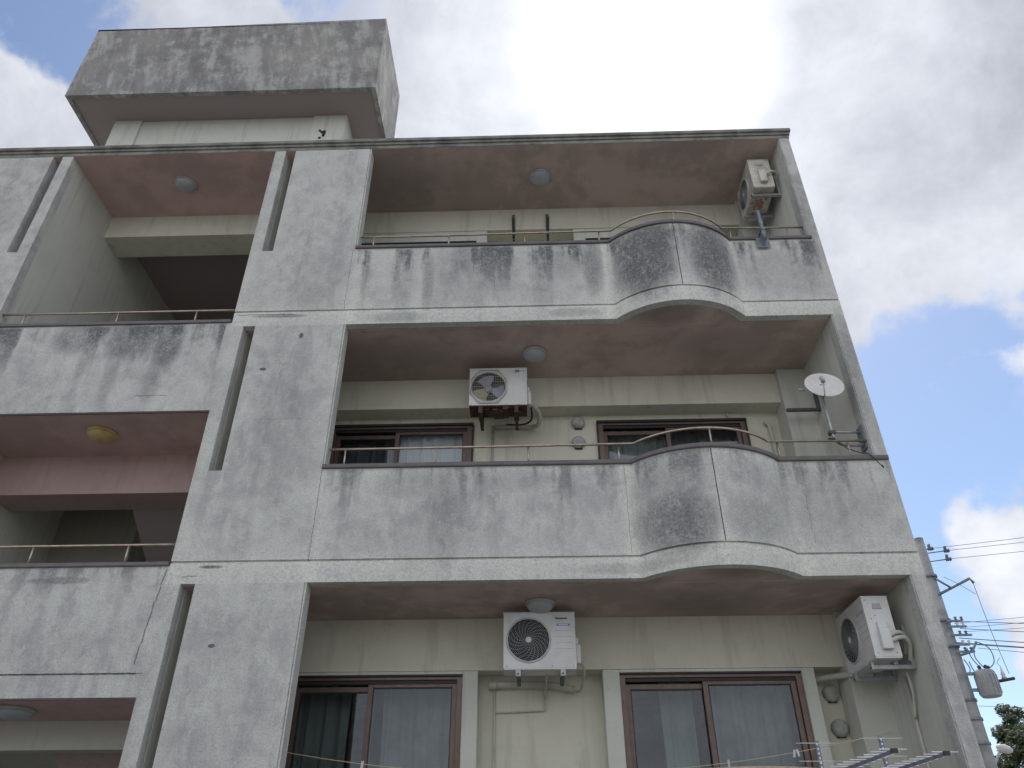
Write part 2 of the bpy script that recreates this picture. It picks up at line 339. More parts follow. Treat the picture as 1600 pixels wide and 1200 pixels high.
# ---------------------------------------------------------------- mesh helpers
class MB:
    def __init__(s): s.v, s.f, s.sm = [], [], []
    def add(s, vs, fs, smooth=False):
        b = len(s.v); s.v += [Vector(v) for v in vs]; s.f += [tuple(i+b for i in f) for f in fs]; s.sm += [smooth]*len(fs); return s
    def box(s, x0, x1, y0, y1, z0, z1, bev=0):
        if bev:
            bm = bmesh.new(); bmesh.ops.create_cube(bm, size=1)
            for v in bm.verts: v.co = Vector(((x0+x1)/2+v.co.x*(x1-x0), (y0+y1)/2+v.co.y*(y1-y0), (z0+z1)/2+v.co.z*(z1-z0)))
            bmesh.ops.bevel(bm, geom=bm.edges[:], offset=bev, segments=2, affect='EDGES', profile=.6)
            bm.verts.index_update(); s.add([v.co.copy() for v in bm.verts], [[v.index for v in f.verts] for f in bm.faces]); bm.free(); return s
        return s.add([(x0,y0,z0),(x1,y0,z0),(x1,y1,z0),(x0,y1,z0),(x0,y0,z1),(x1,y0,z1),(x1,y1,z1),(x0,y1,z1)],
              [(0,3,2,1),(4,5,6,7),(0,1,5,4),(1,2,6,5),(2,3,7,6),(3,0,4,7)])
    def tube(s, pts, r, n=8, cap=True, r2=None):
        pts = [Vector(p) for p in pts]; m = len(pts); vs = []; up = None
        for i, p in enumerate(pts):
            t = (pts[min(i+1, m-1)]-pts[max(i-1, 0)]).normalized()
            if up is None:
                up = Vector((0,0,1)) if abs(t.z) < .9 else Vector((1,0,0))
            a = t.cross(up).normalized(); up = a.cross(t).normalized()
            rr = r if r2 is None else r+(r2-r)*i/(m-1)
            for k in range(n):
                q = 2*PI*k/n; vs.append(p+(a*math.cos(q)+up*math.sin(q))*rr)
        fs = [(i*n+k, i*n+(k+1)%n, (i+1)*n+(k+1)%n, (i+1)*n+k) for i in range(m-1) for k in range(n)]
        s.add(vs, fs, True)
        if cap:
            b = len(s.v)-m*n
            s.f += [tuple(b+k for k in range(n))[::-1], tuple(b+(m-1)*n+k for k in range(n))]; s.sm += [False, False]
        return s
    def lathe(s, prof, mat=None, n=32, smooth=True, caps=True):     # prof (r, z) about Z, then transformed
        mat = mat or Matrix.Identity(4); vs = []
        for r, z in prof:
            for k in range(n):
                q = 2*PI*k/n; vs.append(mat @ Vector((r*math.cos(q), r*math.sin(q), z)))
        m = len(prof)
        fs = [(i*n+k, i*n+(k+1)%n, (i+1)*n+(k+1)%n, (i+1)*n+k) for i in range(m-1) for k in range(n)]
        s.add(vs, fs, smooth); b = len(s.v)-m*n
        if not caps: return s
        if prof[0][0] > 1e-4: s.f.append(tuple(b+k for k in range(n))[::-1]); s.sm.append(False)
        if prof[-1][0] > 1e-4: s.f.append(tuple(b+(m-1)*n+k for k in range(n))); s.sm.append(False)
        return s
    def sweep(s, path, prof, caps=True):
        """plan path [(x, y)], closed profile [(inward offset, z)]"""
        n = len(path); nor = []
        P = [Vector((a, b)) for a, b in path]
        for i in range(n):
            ns = []
            for a, b in ((i-1, i), (i, i+1)):
                if a >= 0 and b < n:
                    d = (P[b]-P[a]).normalized(); ns.append(Vector((-d.y, d.x)))
            q = sum(ns, Vector((0, 0)))
            q.normalize(); nor.append(q / max(.5, q.dot(ns[0])))
        m = len(prof); vs = []
        for p, q in zip(P, nor):
            for o, z in prof: vs.append((p.x+q.x*o, p.y+q.y*o, z))
        fs = [(i*m+k, (i+1)*m+k, (i+1)*m+(k+1)%m, i*m+(k+1)%m) for i in range(n-1) for k in range(m)]
        if caps: fs += [tuple(range(m)), tuple((n-1)*m+k for k in range(m))[::-1]]
        return s.add(vs, fs)
    def build(s, name, mat, parent=None, bevel=0, fixn=True, world=True):
        me = bpy.data.meshes.new(name); off = Vector((0,0,0))
        if parent is not None and world:
            q = parent
            while q is not None: off += q.location; q = q.parent
        me.from_pydata([v-off for v in s.v], [], s.f)
        for p, k in zip(me.polygons, s.sm): p.use_smooth = k
        if fixn:
            bm = bmesh.new(); bm.from_mesh(me); bmesh.ops.recalc_face_normals(bm, faces=bm.faces[:]); bm.to_mesh(me); bm.free()
        me.materials.append(mat)
        o = bpy.data.objects.new(name, me); COL.objects.link(o); o.parent = parent
        if bevel:
            b = o.modifiers.new('bevel', 'BEVEL'); b.width = bevel; b.segments = 2; b.limit_method = 'ANGLE'; b.angle_limit = math.radians(40)
        return o
def tag(o, label=None, cat=None, group=None, kind=None):
    if label: o['label'] = label
    if cat: o['category'] = cat
    if group: o['group'] = group
    if kind: o['kind'] = kind
    return o
def empty(name, loc, label, cat, group=None, rz=0):
    o = bpy.data.objects.new(name, None); COL.objects.link(o); o.location = loc; o.rotation_euler = (0, 0, rz); o.empty_display_size = .1
    return tag(o, label, cat, group)
def smooth_pts(pts, k=6):
    P = [Vector(p) for p in pts]; out = []
    for i in range(len(P)-1):
        a, b, c, d = P[max(i-1, 0)], P[i], P[i+1], P[min(i+2, len(P)-1)]
        for j in range(k):
            t = j/k; out.append(.5*((2*b)+(c-a)*t+(2*a-5*b+4*c-d)*t*t+(3*b-a-3*c+d)*t**3))
    out.append(P[-1]); return out
def copy_tree(o, parent=None):
    c = o.copy(); COL.objects.link(c); c.parent = parent
    for ch in [x for x in bpy.data.objects if x.parent == o]: copy_tree(ch, c)
    return c

# ---------------------------------------------------------------- ground
GZ = -4.25
g = MB().add([(-1500,-1500,GZ),(1500,-1500,GZ),(1500,1500,GZ),(-1500,1500,GZ)], [(0,1,2,3)]).build('ground', M_GROUND)
tag(g, 'open grey ground that the flats stand on', kind='structure')

# ---------------------------------------------------------------- apartment building
bld = empty('apartment_building', (-5.0, 3.0, GZ), 'weathered grey concrete apartment block with curved balcony fronts and a box tower on its roof', 'building')
XL, XLs, XP0, XP, XI = -6.89, -6.745, -6.613, -5.5826, -.135
XBL = -9.66
# plan path of the balcony front with its outward bulge (a circular arc between X -2.524 and -1.086)
A0, A1, SAG = -2.524, -1.086, .312
hc = (A1-A0)/2; RR = (hc*hc+SAG*SAG)/(2*SAG); cxm = (A0+A1)/2; cyc = -SAG+RR
def arc(n=28):
    a = math.asin(hc/RR); return [(cxm+RR*math.sin(-a+2*a*i/n), cyc-RR*math.cos(-a+2*a*i/n)) for i in range(n+1)]
PATH = [(XL, 0), (-4.7, 0)] + arc() + [(0, 0)]
def part(mb, name, mat, bevel=0, parent=None, label=None):
    o = mb.build(name, mat, parent or bld, bevel)
    if label: o['label'] = label
    return o
WT = .13
for k in (-1, 0, 1):
    z = 3.0*k
    zb = z-.2086
    prof = [(0, zb), (0, z-.011), (.022, z-.009), (.022, z+.009), (0, z+.011), (0, z+.955), (WT, z+.955), (WT, z+.02), (WT-.04, zb+.012), (WT-.04, zb)]
    part(MB().sweep(PATH, prof), 'balcony_parapet', M_FAC)
    # vertical joint of the bulge: a shallow strip proud of it
    mj = MB().sweep([(cxm-.004, -SAG-.0015), (cxm+.004, -SAG-.0015)], [(-.0, z+.014), (-.0, z+.95), (.004, z+.95), (.004, z+.014)])
    part(mj, 'joint_strip', M_JNT)
    cp = [(-.022, z+.953), (-.026, z+.962), (-.026, z+.992), (-.018, z+1.0), (WT+.02, z+1.0), (WT+.02, z+.953)]
    ends = (-.10 if k == 1 else .004)
    part(MB().sweep([(XP-.015, 0), (-4.0, 0)] + arc() + [(ends if k == 1 else -.01, 0)], cp), 'coping', M_COP)
    # soffit slab, following the bulge
    if True:
        plan = [(XLs, WT-.045), (-4.7, WT-.045)]
        for (ax, ay) in arc():
            dv = Vector((cxm-ax, cyc-ay)).normalized()*(WT-.045) if A0 < ax < A1 else Vector((0, WT-.045))
            plan.append((ax+dv.x, ay+dv.y))
        plan += [(XI, WT-.045), (XI, 1.40), (XLs, 1.40)]
        n = len(plan); zt = z-.02; zo = zb+.004
        mb = MB().add([(a, b, zo) for a, b in plan]+[(a, b, zt) for a, b in plan], [tuple(range(n)), tuple(range(n, 2*n))]+[(i, (i+1) % n, n+(i+1) % n, n+i) for i in range(n)])
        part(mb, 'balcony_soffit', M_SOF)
        part(MB().box(XLs+.01, XI-.01, WT-.012, WT+.004, zo-.006, zo+.002), 'drip_line', M_SOF)
    # railing on the coping
    rz = z+1.206
    rp = [(XP+.012, .06), (-4.5, .06)] + [(ax+(cxm-ax)/RR*.06, ay+(cyc-ay)/RR*.06) for ax, ay in arc()] + [(-.1, .06)]
    rp = [(a, b if not (A0-.01 < a < A0+.04 or A1-.04 < a < A1+.01) else min(b, .06)) for a, b in rp]
    rail = MB().tube([(a, b, rz) for a, b in rp], .0125, 10).build('railing', M_BRZ, bld)
    for px in (-5.405, -4.475, -3.54, -2.63, cxm+.035, -1.03, -.33):
        py = .06 if not A0 < px < A1 else cyc-math.sqrt(RR*RR-(px-cxm)**2)+.06
        MB().tube([(px, py, z+.995), (px, py, rz)], .0095, 8).build('post', M_BRZ, rail)
# pillars above each parapet
for k in (-1, 0, 1):
    z0, z1 = 3*k+.955, 3*k+2.7914
    if k == 1: z1 = 5.80
    part(MB().box(XP0, XP-.022, 0, .16, z0, z1), 'pillar', M_FAC)
    part(MB().box(XP-.022, XP-.012, .012, .16, z0, z1), 'pillar_edge', M_FAC)
    part(MB().box(XP-.012, XP, .003, .16, z0+.045, z1), 'pillar_edge', M_FAC)
    part(MB().box(XL, XLs-.004, 0, .12, z0, z1), 'pillar', M_FAC)
    part(MB().box(XI+.012, 0, 0, .16, z0+ (0 if k!=1 else 0), z1), 'pillar', M_FAC)
    part(MB().box(XI, XI+.012, .010, .16, z0+.045, z1), 'pillar_edge', M_FAC)
part(MB().box(XL, XP, .004, .12, -5.0+.75, -3.2086), 'plinth_wall', M_FAC)
part(MB().box(XP, 0, .004, .12, -4.25, -3.2086), 'plinth_wall', M_FAC)
# walls that divide stair, balconies and the outside
part(MB().box(XL+.002, XLs, .118, 6.9, GZ, 5.80), 'side_wall', M_SID)
part(MB().box(-9.805, XBL, .118, 6.9, GZ, 5.80), 'side_wall', M_SID)
part(MB().box(XI, -.003, .158, 6.9, GZ, 5.80), 'end_wall', M_SID)
part(MB().box(0-.003, 0, .158, 6.9, GZ, 5.80), 'end_wall_face', M_FAC)
part(MB().box(-14, -.003, 6.9, 7.05, GZ, 5.80), 'back_wall', M_FAC)
part(MB().box(-14, -13.86, .16, 6.9, GZ, 5.80), 'end_wall', M_FAC)
# left neighbour bay (mirror of the right one, only its edge shows)
part(MB().box(-9.805, XBL, 0, .12, GZ, 5.80), 'pillar', M_FAC)
for k in (-1, 0, 1):
    z = 3*k
    z1 = 5.80 if k == 1 else z+2.7914
    part(MB().box(-11.0, -9.937, 0, .16, z+1.03, z1), 'pillar', M_FAC)
    part(MB().box(-14, -9.937, .16, .2, z+1.03, z1), 'bay_wall', M_CRE)
    part(MB().sweep([(-14, 0), (-9.805, 0)], [(0, z-.2086), (0, z-.011), (.022, z-.009), (.022, z+.009), (0, z+.011), (0, z+1.03), (.16, z+1.03), (.16, z-.2086)]), 'balcony_parapet', M_FAC)
part(MB().box(-14, -9.805, .004, .12, GZ, -3.2086), 'plinth_wall', M_FAC)
# back wall of the balconies, with openings
YW = 1.40
WX = [(-5.98, -4.235), (-2.68, -.89)]
for k in (-1, 0, 1):
    z = 3*k; zt = z+2.38
    wtop = z+2.262; zfl = z-.02
    xs = [XLs, WX[0][0], WX[0][1], WX[1][0], WX[1][1], XI]
    mb = MB()
    for a, b in ((0, 1), (2, 3), (4, 5)): mb.box(xs[a], xs[b], YW, YW+.15, zfl, z+2.5)
    for a, b in ((1, 2), (3, 4)): mb.box(xs[a], xs[b], YW, YW+.15, wtop, z+2.5)
    part(mb, 'balcony_back_wall', M_CRE)
    ctop = z+2.7914+.002 if k != 1 else 5.80
    bz = z+2.372 if k == 0 else z+2.385-(.0 if k == 1 else .105)
    bz = {-1: -.722, 0: 2.372, 1: 5.385}[k]
    part(MB().box(XLs, XI, 1.155, YW+.02, bz, ctop), 'beam', M_CRE)
    # rooms behind the windows
    mb = MB()
    mb.box(XLs, XI, 3.6, 3.7, zfl, z+2.5).box(XLs, XI, YW+.15, 3.6, z+2.42, z+2.5).box(XLs, XI, YW+.15, 3.6, zfl-.05, zfl).box(-3.5, -3.4, YW+.15, 3.6, zfl, z+2.42)
    part(mb, 'room', M_ROOM)
    # corner column
    part(MB().box(-.475, XI, 1.07, YW+.01, zfl, ctop, 0), 'corner_column', M_SID)
# pale projecting window surrounds on the top and the lowest balcony
for z in (3.0, -3.0):
    bz = 5.385 if z > 0 else -.722
    zh = bz-.03 if z < 0 else bz-.185
    for i, (a, b) in enumerate(WX):
        mb = MB(); xl, xr = (XLs, -4.083) if i == 0 else (-2.845, -.765)
        mb.box(xl, a, 1.165, YW, z, bz).box(b, xr, 1.165, YW, z, bz).box(a, b, 1.165, YW, zh, bz)
        part(mb, 'window_surround', M_WHI, .006)
def window(x0, x1, zt, zb, yf, curtains, label=None):
    w = MB().box(x0, x0+.055, yf, yf+.11, zb, zt).box(x1-.055, x1, yf, yf+.11, zb, zt).box(x0+.055, x1-.055, yf, yf+.11, zt-.04, zt).box(x0+.055, x1-.055, yf, yf+.11, zb, zb+.05).build('window', M_FRM, bld)
    if label: w['label'] = label
    MB().box(x0-.022, x1+.022, yf-.025, yf+.0, zt-.012, zt+.018).box(x0-.022, x0-.001, yf-.008, yf+.05, zb, zt-.012).box(x1+.001, x1+.022, yf-.008, yf+.05, zb, zt-.012).build('frame_trim', M_FRD, w)
    MB().box(x0+.056, x1-.056, yf+.02, yf+.028, zt-.075, zt-.041).box(x0+.056, x1-.056, yf+.055, yf+.063, zt-.075, zt-.041).build('track', M_FRD, w)
    xm = x0+(x1-x0)*.475
    for a, b, yy, zz in ((x0+.058, xm+.03, yf+.075, .085), (xm-.03, x1-.058, yf+.03, .055)):
        MB().box(a, a+.05, yy, yy+.028, zb+.05, zt-zz).box(b-.05, b, yy, yy+.028, zb+.05, zt-zz).box(a+.05, b-.05, yy, yy+.028, zt-zz-.05, zt-zz).box(a+.05, b-.05, yy, yy+.028, zb+.05, zb+.12).build('sash', M_FRM, w, .002)
        MB().box(a+.052, a+.058, yy+.001, yy+.027, zb+.12, zt-zz-.05).box(b-.058, b-.052, yy+.001, yy+.027, zb+.12, zt-zz-.05).box(a+.052, b-.052, yy+.001, yy+.027, zt-zz-.06, zt-zz-.052).build('gasket', M_BLK, w)
        MB().box(a+.05, b-.05, yy+.012, yy+.016, zb+.12, zt-zz-.05).build('pane', M_GLS, w)
    for a, b, m, amp, dz in curtains:
        ycur = 1.51 if m is M_CURW else 1.585
        if m is M_CURW: dz = .14
        nn = max(8, int((b-a)*60)); vs = []; ph = random.random()*6
        for i in range(nn+1):
            xx = a+(b-a)*i/nn
            yy = ycur+amp*(math.sin(i*.62+ph)+.5*math.sin(i*1.37+ph*2)+.3*math.sin(i*.21))
            for j, zz in enumerate((zt+.09-dz, (zt+zb)/2, zb+.06)): vs.append((xx+(.02*math.sin(i*.5+j)), yy+.01*j, zz))
        fs = [(i*3+j, (i+1)*3+j, (i+1)*3+j+1, i*3+j+1) for i in range(nn) for j in range(2)]
        MB().add(vs, fs, True).build('curtain', m, w, fixn=False)
for z in (3.0, 0.0, -3.0):
    if z == 0:
        window(WX[0][0], WX[0][1], 2.262, .05, 1.375, [(-6.0, -5.10, M_CURD, .018, .0), (-5.14, -4.2, M_CURW, .018, .0)])
        window(WX[1][0], WX[1][1], 2.262, .05, 1.375, [(-2.7, -1.7, M_CURT, .018, .10), (-1.8, -.9, M_CURD, .018, .0)])
    elif z < 0:
        window(WX[0][0], WX[0][1], -.755, -2.95, 1.20, [(-5.95, -5.42, M_CURT, .022, .02), (-5.08, -4.28, M_CURT, .02, .02)])
        window(WX[1][0], WX[1][1], -.755, -2.95, 1.20, [(-2.25, -1.9, M_CURT, .02, .02), (-1.74, -.94, M_CURT, .022, .02)])
    else:
        window(WX[0][0], WX[0][1], 5.195, 3.05, 1.20, [(-5.95, -4.3, M_CURT, .02, .02)])
        window(WX[1][0], WX[1][1], 5.195, 3.05, 1.20, [(-2.66, -1.0, M_CURT, .02, .02)])
# ventilation caps in pairs
def vent(x, z, y=YW):
    m = Matrix.Translation((x, y, z)) @ Matrix.Rotation(PI/2, 4, 'X')
    v = MB().lathe([(.062, 0), (.082, .002), (.082, .035), (.076, .052), (.055, .066), (.0005, .070)], m, 28).build('vent_cap', M_VENT, bld)
    MB().box(x-.045, x+.045, y-.030, y-.004, z-.085, z-.080).build('vent_grille', M_VOID, v)
for x, z in ((-2.925, 2.262), (-2.935, 1.985), (-.573, -.925), (-.562, -1.245)):
    vent(x, z)
# small capped pipes and drain stubs on the back wall of the middle balcony
part(MB().tube([(-1.09, YW-.03, 2.36), (-1.06, YW-.03, 2.27)], .018, 8), 'drain_pipe', M_DUCT)
part(MB().tube(smooth_pts([(-.66, YW-.03, 2.2), (-.60, YW-.04, 2.1), (-.60, YW-.04, 1.0), (-.60, YW-.04, .05)]), .025, 8), 'drain_pipe', M_DUCT)
# pvc pipe down the inner face of the end wall on the lowest balcony, and scars on the walls
part(MB().tube([(XI-.02, .62, -.95), (XI-.02, .62, -2.9)], .014, 8), 'conduit', M_DUCT)
# roof slab with its stepped edge
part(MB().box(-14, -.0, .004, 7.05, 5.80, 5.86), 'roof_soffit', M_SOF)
part(MB().box(-14, .012, -.004, .12, 5.802, 5.862), 'roof_edge', M_FAS, .005)
part(MB().box(-14, .026, -.022, .12, 5.862, 5.905), 'roof_edge', M_FAS, .006)
part(MB().box(-14, .042, -.045, 7.07, 5.905, 5.965), 'roof_edge', M_FAS, .012)
# stair bay: landings, beams, back walls
def landing(zt, zb, zsof, groove=None):
    pr = [(0, zb)]
    if groove is not None: pr += [(0, groove-.007), (.012, groove-.005), (.012, groove+.005), (0, groove+.007)]
    pr += [(0, zt), (.13, zt), (.13, zsof+.12), (.03, zb+.008), (.03, zb)]
    part(MB().sweep([(XBL, 0), (XL, 0)], pr), 'landing_parapet', M_FAC)
    part(MB().sweep([(XBL+.002, 0), (XL-.012, 0)], [(-.018, zt-.002), (-.022, zt+.006), (-.022, zt+.036), (.15, zt+.04), (.15, zt-.002)]), 'coping', M_COP)
    part(MB().sweep([(XBL+.002, 0), (XL-.002, 0)], [(.012, zb-.012), (.012, zb+.002), (.03, zb+.002), (.03, zb-.012)]), 'drip_line', M_COP)
    rail = MB().tube([(XBL, .06, zt+.235), (XL, .06, zt+.235)], .0125, 10).build('railing', M_BRZ, bld)
    for px in (-9.39, -8.285, -7.365): MB().tube([(px, .06, zt+.035), (px, .06, zt+.235)], .0095, 8).build('post', M_BRZ, rail)
landing(2.845, 1.673, 1.673)
landing(-.035, -1.19, -1.19, -.998)
landing(-2.915, -4.1, -4.1)
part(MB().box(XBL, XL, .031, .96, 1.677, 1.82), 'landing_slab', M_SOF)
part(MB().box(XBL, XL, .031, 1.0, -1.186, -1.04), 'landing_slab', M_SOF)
part(MB().box(XBL, XL, .96, 1.39, 1.194, 1.84), 'landing_beam', M_PNK)
part(MB().box(XBL, XL, 1.0, 1.2, -1.44, -1.04), 'landing_beam', M_SID)
part(MB().box(XBL, XL, 1.13, 1.55, 5.396, 5.80), 'beam', M_CRE)
part(MB().box(XBL, XL, 5.2, 5.3, GZ, 5.80), 'stair_back_wall', M_SID)
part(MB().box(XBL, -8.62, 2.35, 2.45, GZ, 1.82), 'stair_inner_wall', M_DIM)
part(MB().box(XBL, XL, 2.6, 2.7, -4.2, -1.1), 'stair_inner_wall', M_SID)
def slope(x0, x1, y0, z0, y1, z1, t, nm, mat):
    part(MB().add([(x0,y0,z0),(x1,y0,z0),(x1,y1,z1),(x0,y1,z1),(x0,y0,z0+t),(x1,y0,z0+t),(x1,y1,z1+t),(x0,y1,z1+t)], [(0,3,2,1),(4,5,6,7),(0,1,5,4),(1,2,6,5),(2,3,7,6),(3,0,4,7)]), nm, mat)
slope(-8.2, XL, 1.39, 1.195, 3.6, -.2, .16, 'stair_flight', M_SOF)
slope(XBL, -8.3, 1.2, 1.9, 3.9, 3.6, .16, 'stair_flight', M_SOF)
slope(-8.2, XL, 1.2, -1.4, 3.6, -2.8, .16, 'stair_flight', M_PNK)

# box tower (water tank housing) on the roof
TX0, TX1, TY0, TY1, TZ0, TZ1 = -10.53, -5.76, .30, 1.77, 7.6, 9.38
part(MB().box(TX0, TX1, TY0, TY0+.07, TZ0, TZ1-.03).box(TX0, TX0+.07, TY0+.07, TY1, TZ0, TZ1-.03).box(TX1-.07, TX1, TY0+.07, TY1, TZ0, TZ1-.03).box(TX0+.07, TX1-.07, TY1-.07, TY1, TZ0, TZ1-.03), 'tower_box', M_TOW)
part(MB().add([(TX0,TY0,TZ1-.03),(TX1,TY0,TZ1-.03),(TX1,TY1,TZ1-.03),(TX0,TY1,TZ1-.03),(TX0,TY0,9.31),(TX1,TY0,9.44),(TX1,TY1,9.44),(TX0,TY1,9.31)], [(0,3,2,1),(4,5,6,7),(0,1,5,4),(1,2,6,5),(2,3,7,6),(3,0,4,7)]), 'tower_top', M_TOW)
part(MB().box(TX0+.07, TX1-.07, TY0+.07, TY1-.07, TZ0+.025, TZ0+.15), 'tower_soffit', M_SOF)
part(MB().box(-9.30, -6.85, .845, 1.65, 5.96, TZ0+.03), 'tower_neck', M_SID)
for a, b in ((-9.98, -9.555), (-6.82, -6.30)):
    part(MB().box(a, b, .80, 1.70, 5.96, TZ0+.03), 'tower_column', M_SID)
part(MB().box(-9.56, -6.81, .83, .86, 5.96, TZ0+.03), 'tower_neck', M_SID)
mb = MB()
for i in range(9):
    a, b = random.gauss(0, .025), random.gauss(0, .05); mb.box(-6.62+a-.02, -6.62+a+.012+.01*random.random(), .796-.0007*i, .802, 7.17+b-.02, 7.17+b+.025)
part(mb, 'spalled_patch', M_VOID)

# ---------------------------------------------------------------- ceiling lamps
def ceiling_lamp(loc, label, r=.150, mat=M_LAMP):
    e = empty('ceiling_lamp', loc, label, 'lamp', 'round lamps on the balcony and landing ceilings')
    x, y, z = loc
    MB().lathe([(r, .0), (r*1.0, -.018), (r*.93, -.03), (r*.6, -.032)], Matrix.Translation(loc), 36).build('rim', M_LRIM if mat is M_LAMP else mat, e)
    pr = [(r*.88, -.028)] + [(r*.88*math.cos(t*PI/2/8), -.028-.07*math.sin(t*PI/2/8)) for t in range(1, 8)] + [(.0006, -.098)]
    MB().lathe(pr, Matrix.Translation(loc), 36).build('glass_bowl', mat, e)
ceiling_lamp((-3.31, .549, 5.80), 'round opal lamp on the dim top balcony ceiling above the two empty brackets')
ceiling_lamp((-8.323, .518, 5.80), 'pale round lamp on the pinkish top ceiling of the stair bay', .155)
ceiling_lamp((-3.45, .626, 2.79), 'round opal lamp above the old rusty air conditioner')
ceiling_lamp((-3.453, .66, -.206), 'round opal lamp just above the white fan unit on the lowest balcony')
ceiling_lamp((-8.245, .44, 1.676), 'yellowed dome lamp under the stair landing', .165, M_LAMPY)
ceiling_lamp((-8.17, .42, -1.188), 'pale lamp partly in frame at the lower left landing ceiling', .17)

# ---------------------------------------------------------------- outdoor air conditioner units
def text_mesh(body, size, mat, parent, loc, rot=(PI/2, 0, 0), shear=0.0, name='lettering', bold=0.0):
    cu = bpy.data.curves.new('t', 'FONT'); cu.body = body; cu.size = size; cu.shear = shear; cu.extrude = .0006; cu.offset = bold
    o = bpy.data.objects.new('t', cu); COL.objects.link(o)
    bpy.context.view_layer.update()
    me = bpy.data.meshes.new_from_object(o.evaluated_get(bpy.context.evaluated_depsgraph_get()))
    bpy.data.objects.remove(o); me.name = name; me.materials.clear(); me.materials.append(mat)
    q = bpy.data.objects.new(name, me); COL.objects.link(q); q.location = loc; q.rotation_euler = rot; q.parent = parent
    return q
RX = Matrix.Rotation(PI/2, 4, 'X')
def ac_unit(loc, rz, label, w=.69, h=.515, d=.25, style='spiral', paint=M_ACW, wall=.20, leg=.45, rusty=False, brk=M_DKST, brand=None, drop=.05, arms=True):
    """front faces local -Y; origin under the middle of the case"""
    e = empty('air_conditioner', loc, label, 'air conditioner', 'outdoor air conditioner units hung on brackets', rz)
    B = lambda mb, n, m, p=None, bev=0: mb.build(n, m, p or e, bev, world=False)
    fx = -w/2+.035+.205 if style != 'octagon' else -w/2+.225
    R = .212 if style == 'spiral' else .20
    fz = h*.50
    # case: shell with a round hole in the front for the fan
    bm = MB(); N = 40
    x0, x1, yF, yB = -w/2, w/2, -d/2, d/2
    ring = [(fx+R*math.cos(2*PI*k/N), yF, fz+R*math.sin(2*PI*k/N)) for k in range(N)]
    xb = fx+R+.008
    sq = []
    for k in range(N):
        a = 2*PI*k/N; c, s_ = math.cos(a), math.sin(a)
        t = min((xb-fx)/c if c > 1e-6 else 1e9, (x0-fx)/c if c < -1e-6 else 1e9, (h-fz)/s_ if s_ > 1e-6 else 1e9, (0-fz)/s_ if s_ < -1e-6 else 1e9)
        sq.append((fx+c*t, yF, fz+s_*t))
    bm.add(ring+sq, [(k, (k+1) % N, N+(k+1) % N, N+k) for k in range(N)])
    for cxx, czz in ((x0, 0), (x0, h), (xb, 0), (xb, h)):       # corner fillers
        ks = sorted(range(N), key=lambda k: (sq[k][0]-cxx)**2+(sq[k][2]-czz)**2)
        a = [q for q in sq if abs(q[0]-cxx) < 1e-6]; b2 = [q for q in sq if abs(q[2]-czz) < 1e-6]
        if a and b2:
            a = min(a, key=lambda q: abs(q[2]-czz)); b2 = min(b2, key=lambda q: abs(q[0]-cxx)); bm.add([a, b2, (cxx, yF, czz)], [(0, 1, 2)])
    bm.add([(xb, yF, 0), (x1, yF, 0), (x1, yF, h), (xb, yF, h)], [(0, 1, 2, 3)])
    bm.add([(x0,yF,0),(x1,yF,0),(x1,yB,0),(x0,yB,0),(x0,yF,h),(x1,yF,h),(x1,yB,h),(x0,yB,h)], [(0,3,2,1),(4,5,6,7),(1,2,6,5),(2,3,7,6),(3,0,4,7)])
    tunnel = [(fx+R*math.cos(2*PI*k/N), yF+.10, fz+R*math.sin(2*PI*k/N)) for k in range(N)]
    case = B(bm, 'case', paint)
    B(MB().add(ring+tunnel, [(k, (k+1) % N, N+(k+1) % N, N+k) for k in range(N)]+[tuple(range(N, 2*N))]), 'fan_well', M_GRD)
    B(MB().box(x0-.004, x1+.004, yF-.004, yB+.004, h-.004, h+.008, .003), 'top_cover', paint)
    B(MB().box(x0+.004, x1-.004, yF+.004, yB-.004, -.014, .0), 'base_plate', M_RUST if rusty else paint)
    # fan
    fan = B(MB().lathe([(.0005, .018), (.045, .012), (.05, -.02)], Matrix.Translation((fx, yF+.045, fz)) @ RX, 20), 'fan', M_FAN if rusty else M_GRD)
    cols = [M_FAN, M_FANY, M_FAN] if rusty else [M_GRD]*3
    for q in range(3):
        a0 = q*2*PI/3 + (1.0 if rusty else .3); vs = []
        for i in range(9):
            for rr in (.04, R*.55, R*.93):
                a = a0+i/8*(1.25 if rr > .1 else 1.7)+(rr*1.2)
                vs.append((fx+rr*math.cos(a), yF+.035+.035*i/8, fz+rr*math.sin(a)))
        fs = [(i*3+j, (i+1)*3+j, (i+1)*3+j+1, i*3+j+1) for i in range(8) for j in range(2)]
        B(MB().add(vs, fs, True), 'fan_blade', cols[q], fan)
    # guard
    gb = MB(); ym = yF-.010
    if style == 'spiral':
        for i, rr in enumerate([.045+.0152*j for j in range(11)]):
            gb.tube([(fx+rr*math.cos(2*PI*k/40), ym, fz+rr*math.sin(2*PI*k/40)) for k in range(41)], .0012, 4, False)
        for q in range(20):
            a = 2*PI*q/20; gb.tube([(fx+rr*math.cos(a-(rr-.04)*5.5), ym, fz+rr*math.sin(a-(rr-.04)*5.5)) for rr in [.03+.0185*j for j in range(10)]], .0014, 4, False)
        B(gb, 'fan_guard', M_ACG)
        B(MB().lathe([(.0005, .016), (.026, .014), (.03, .008)], Matrix.Translation((fx, yF, fz)) @ RX, 24), 'hub_cap', paint)
        B(MB().lathe([(R+.004, 0), (R+.003, .008), (R-.010, .012), (R-.014, .006)], Matrix.Translation((fx, yF, fz)) @ RX, 48, caps=False), 'guard_ring', M_ACG)
    else:
        O = R+.006; o = .42*O; y0 = yF-.014
        oc = [(-O, -o), (-o-.02, -O), (o+.02, -O), (O, -o), (O, o), (o+.02, O), (-o-.02, O), (-O, o), (-O, -o)]
        oc = [(fx+a*1.02, y0, fz+b*1.12) for a, b in oc]
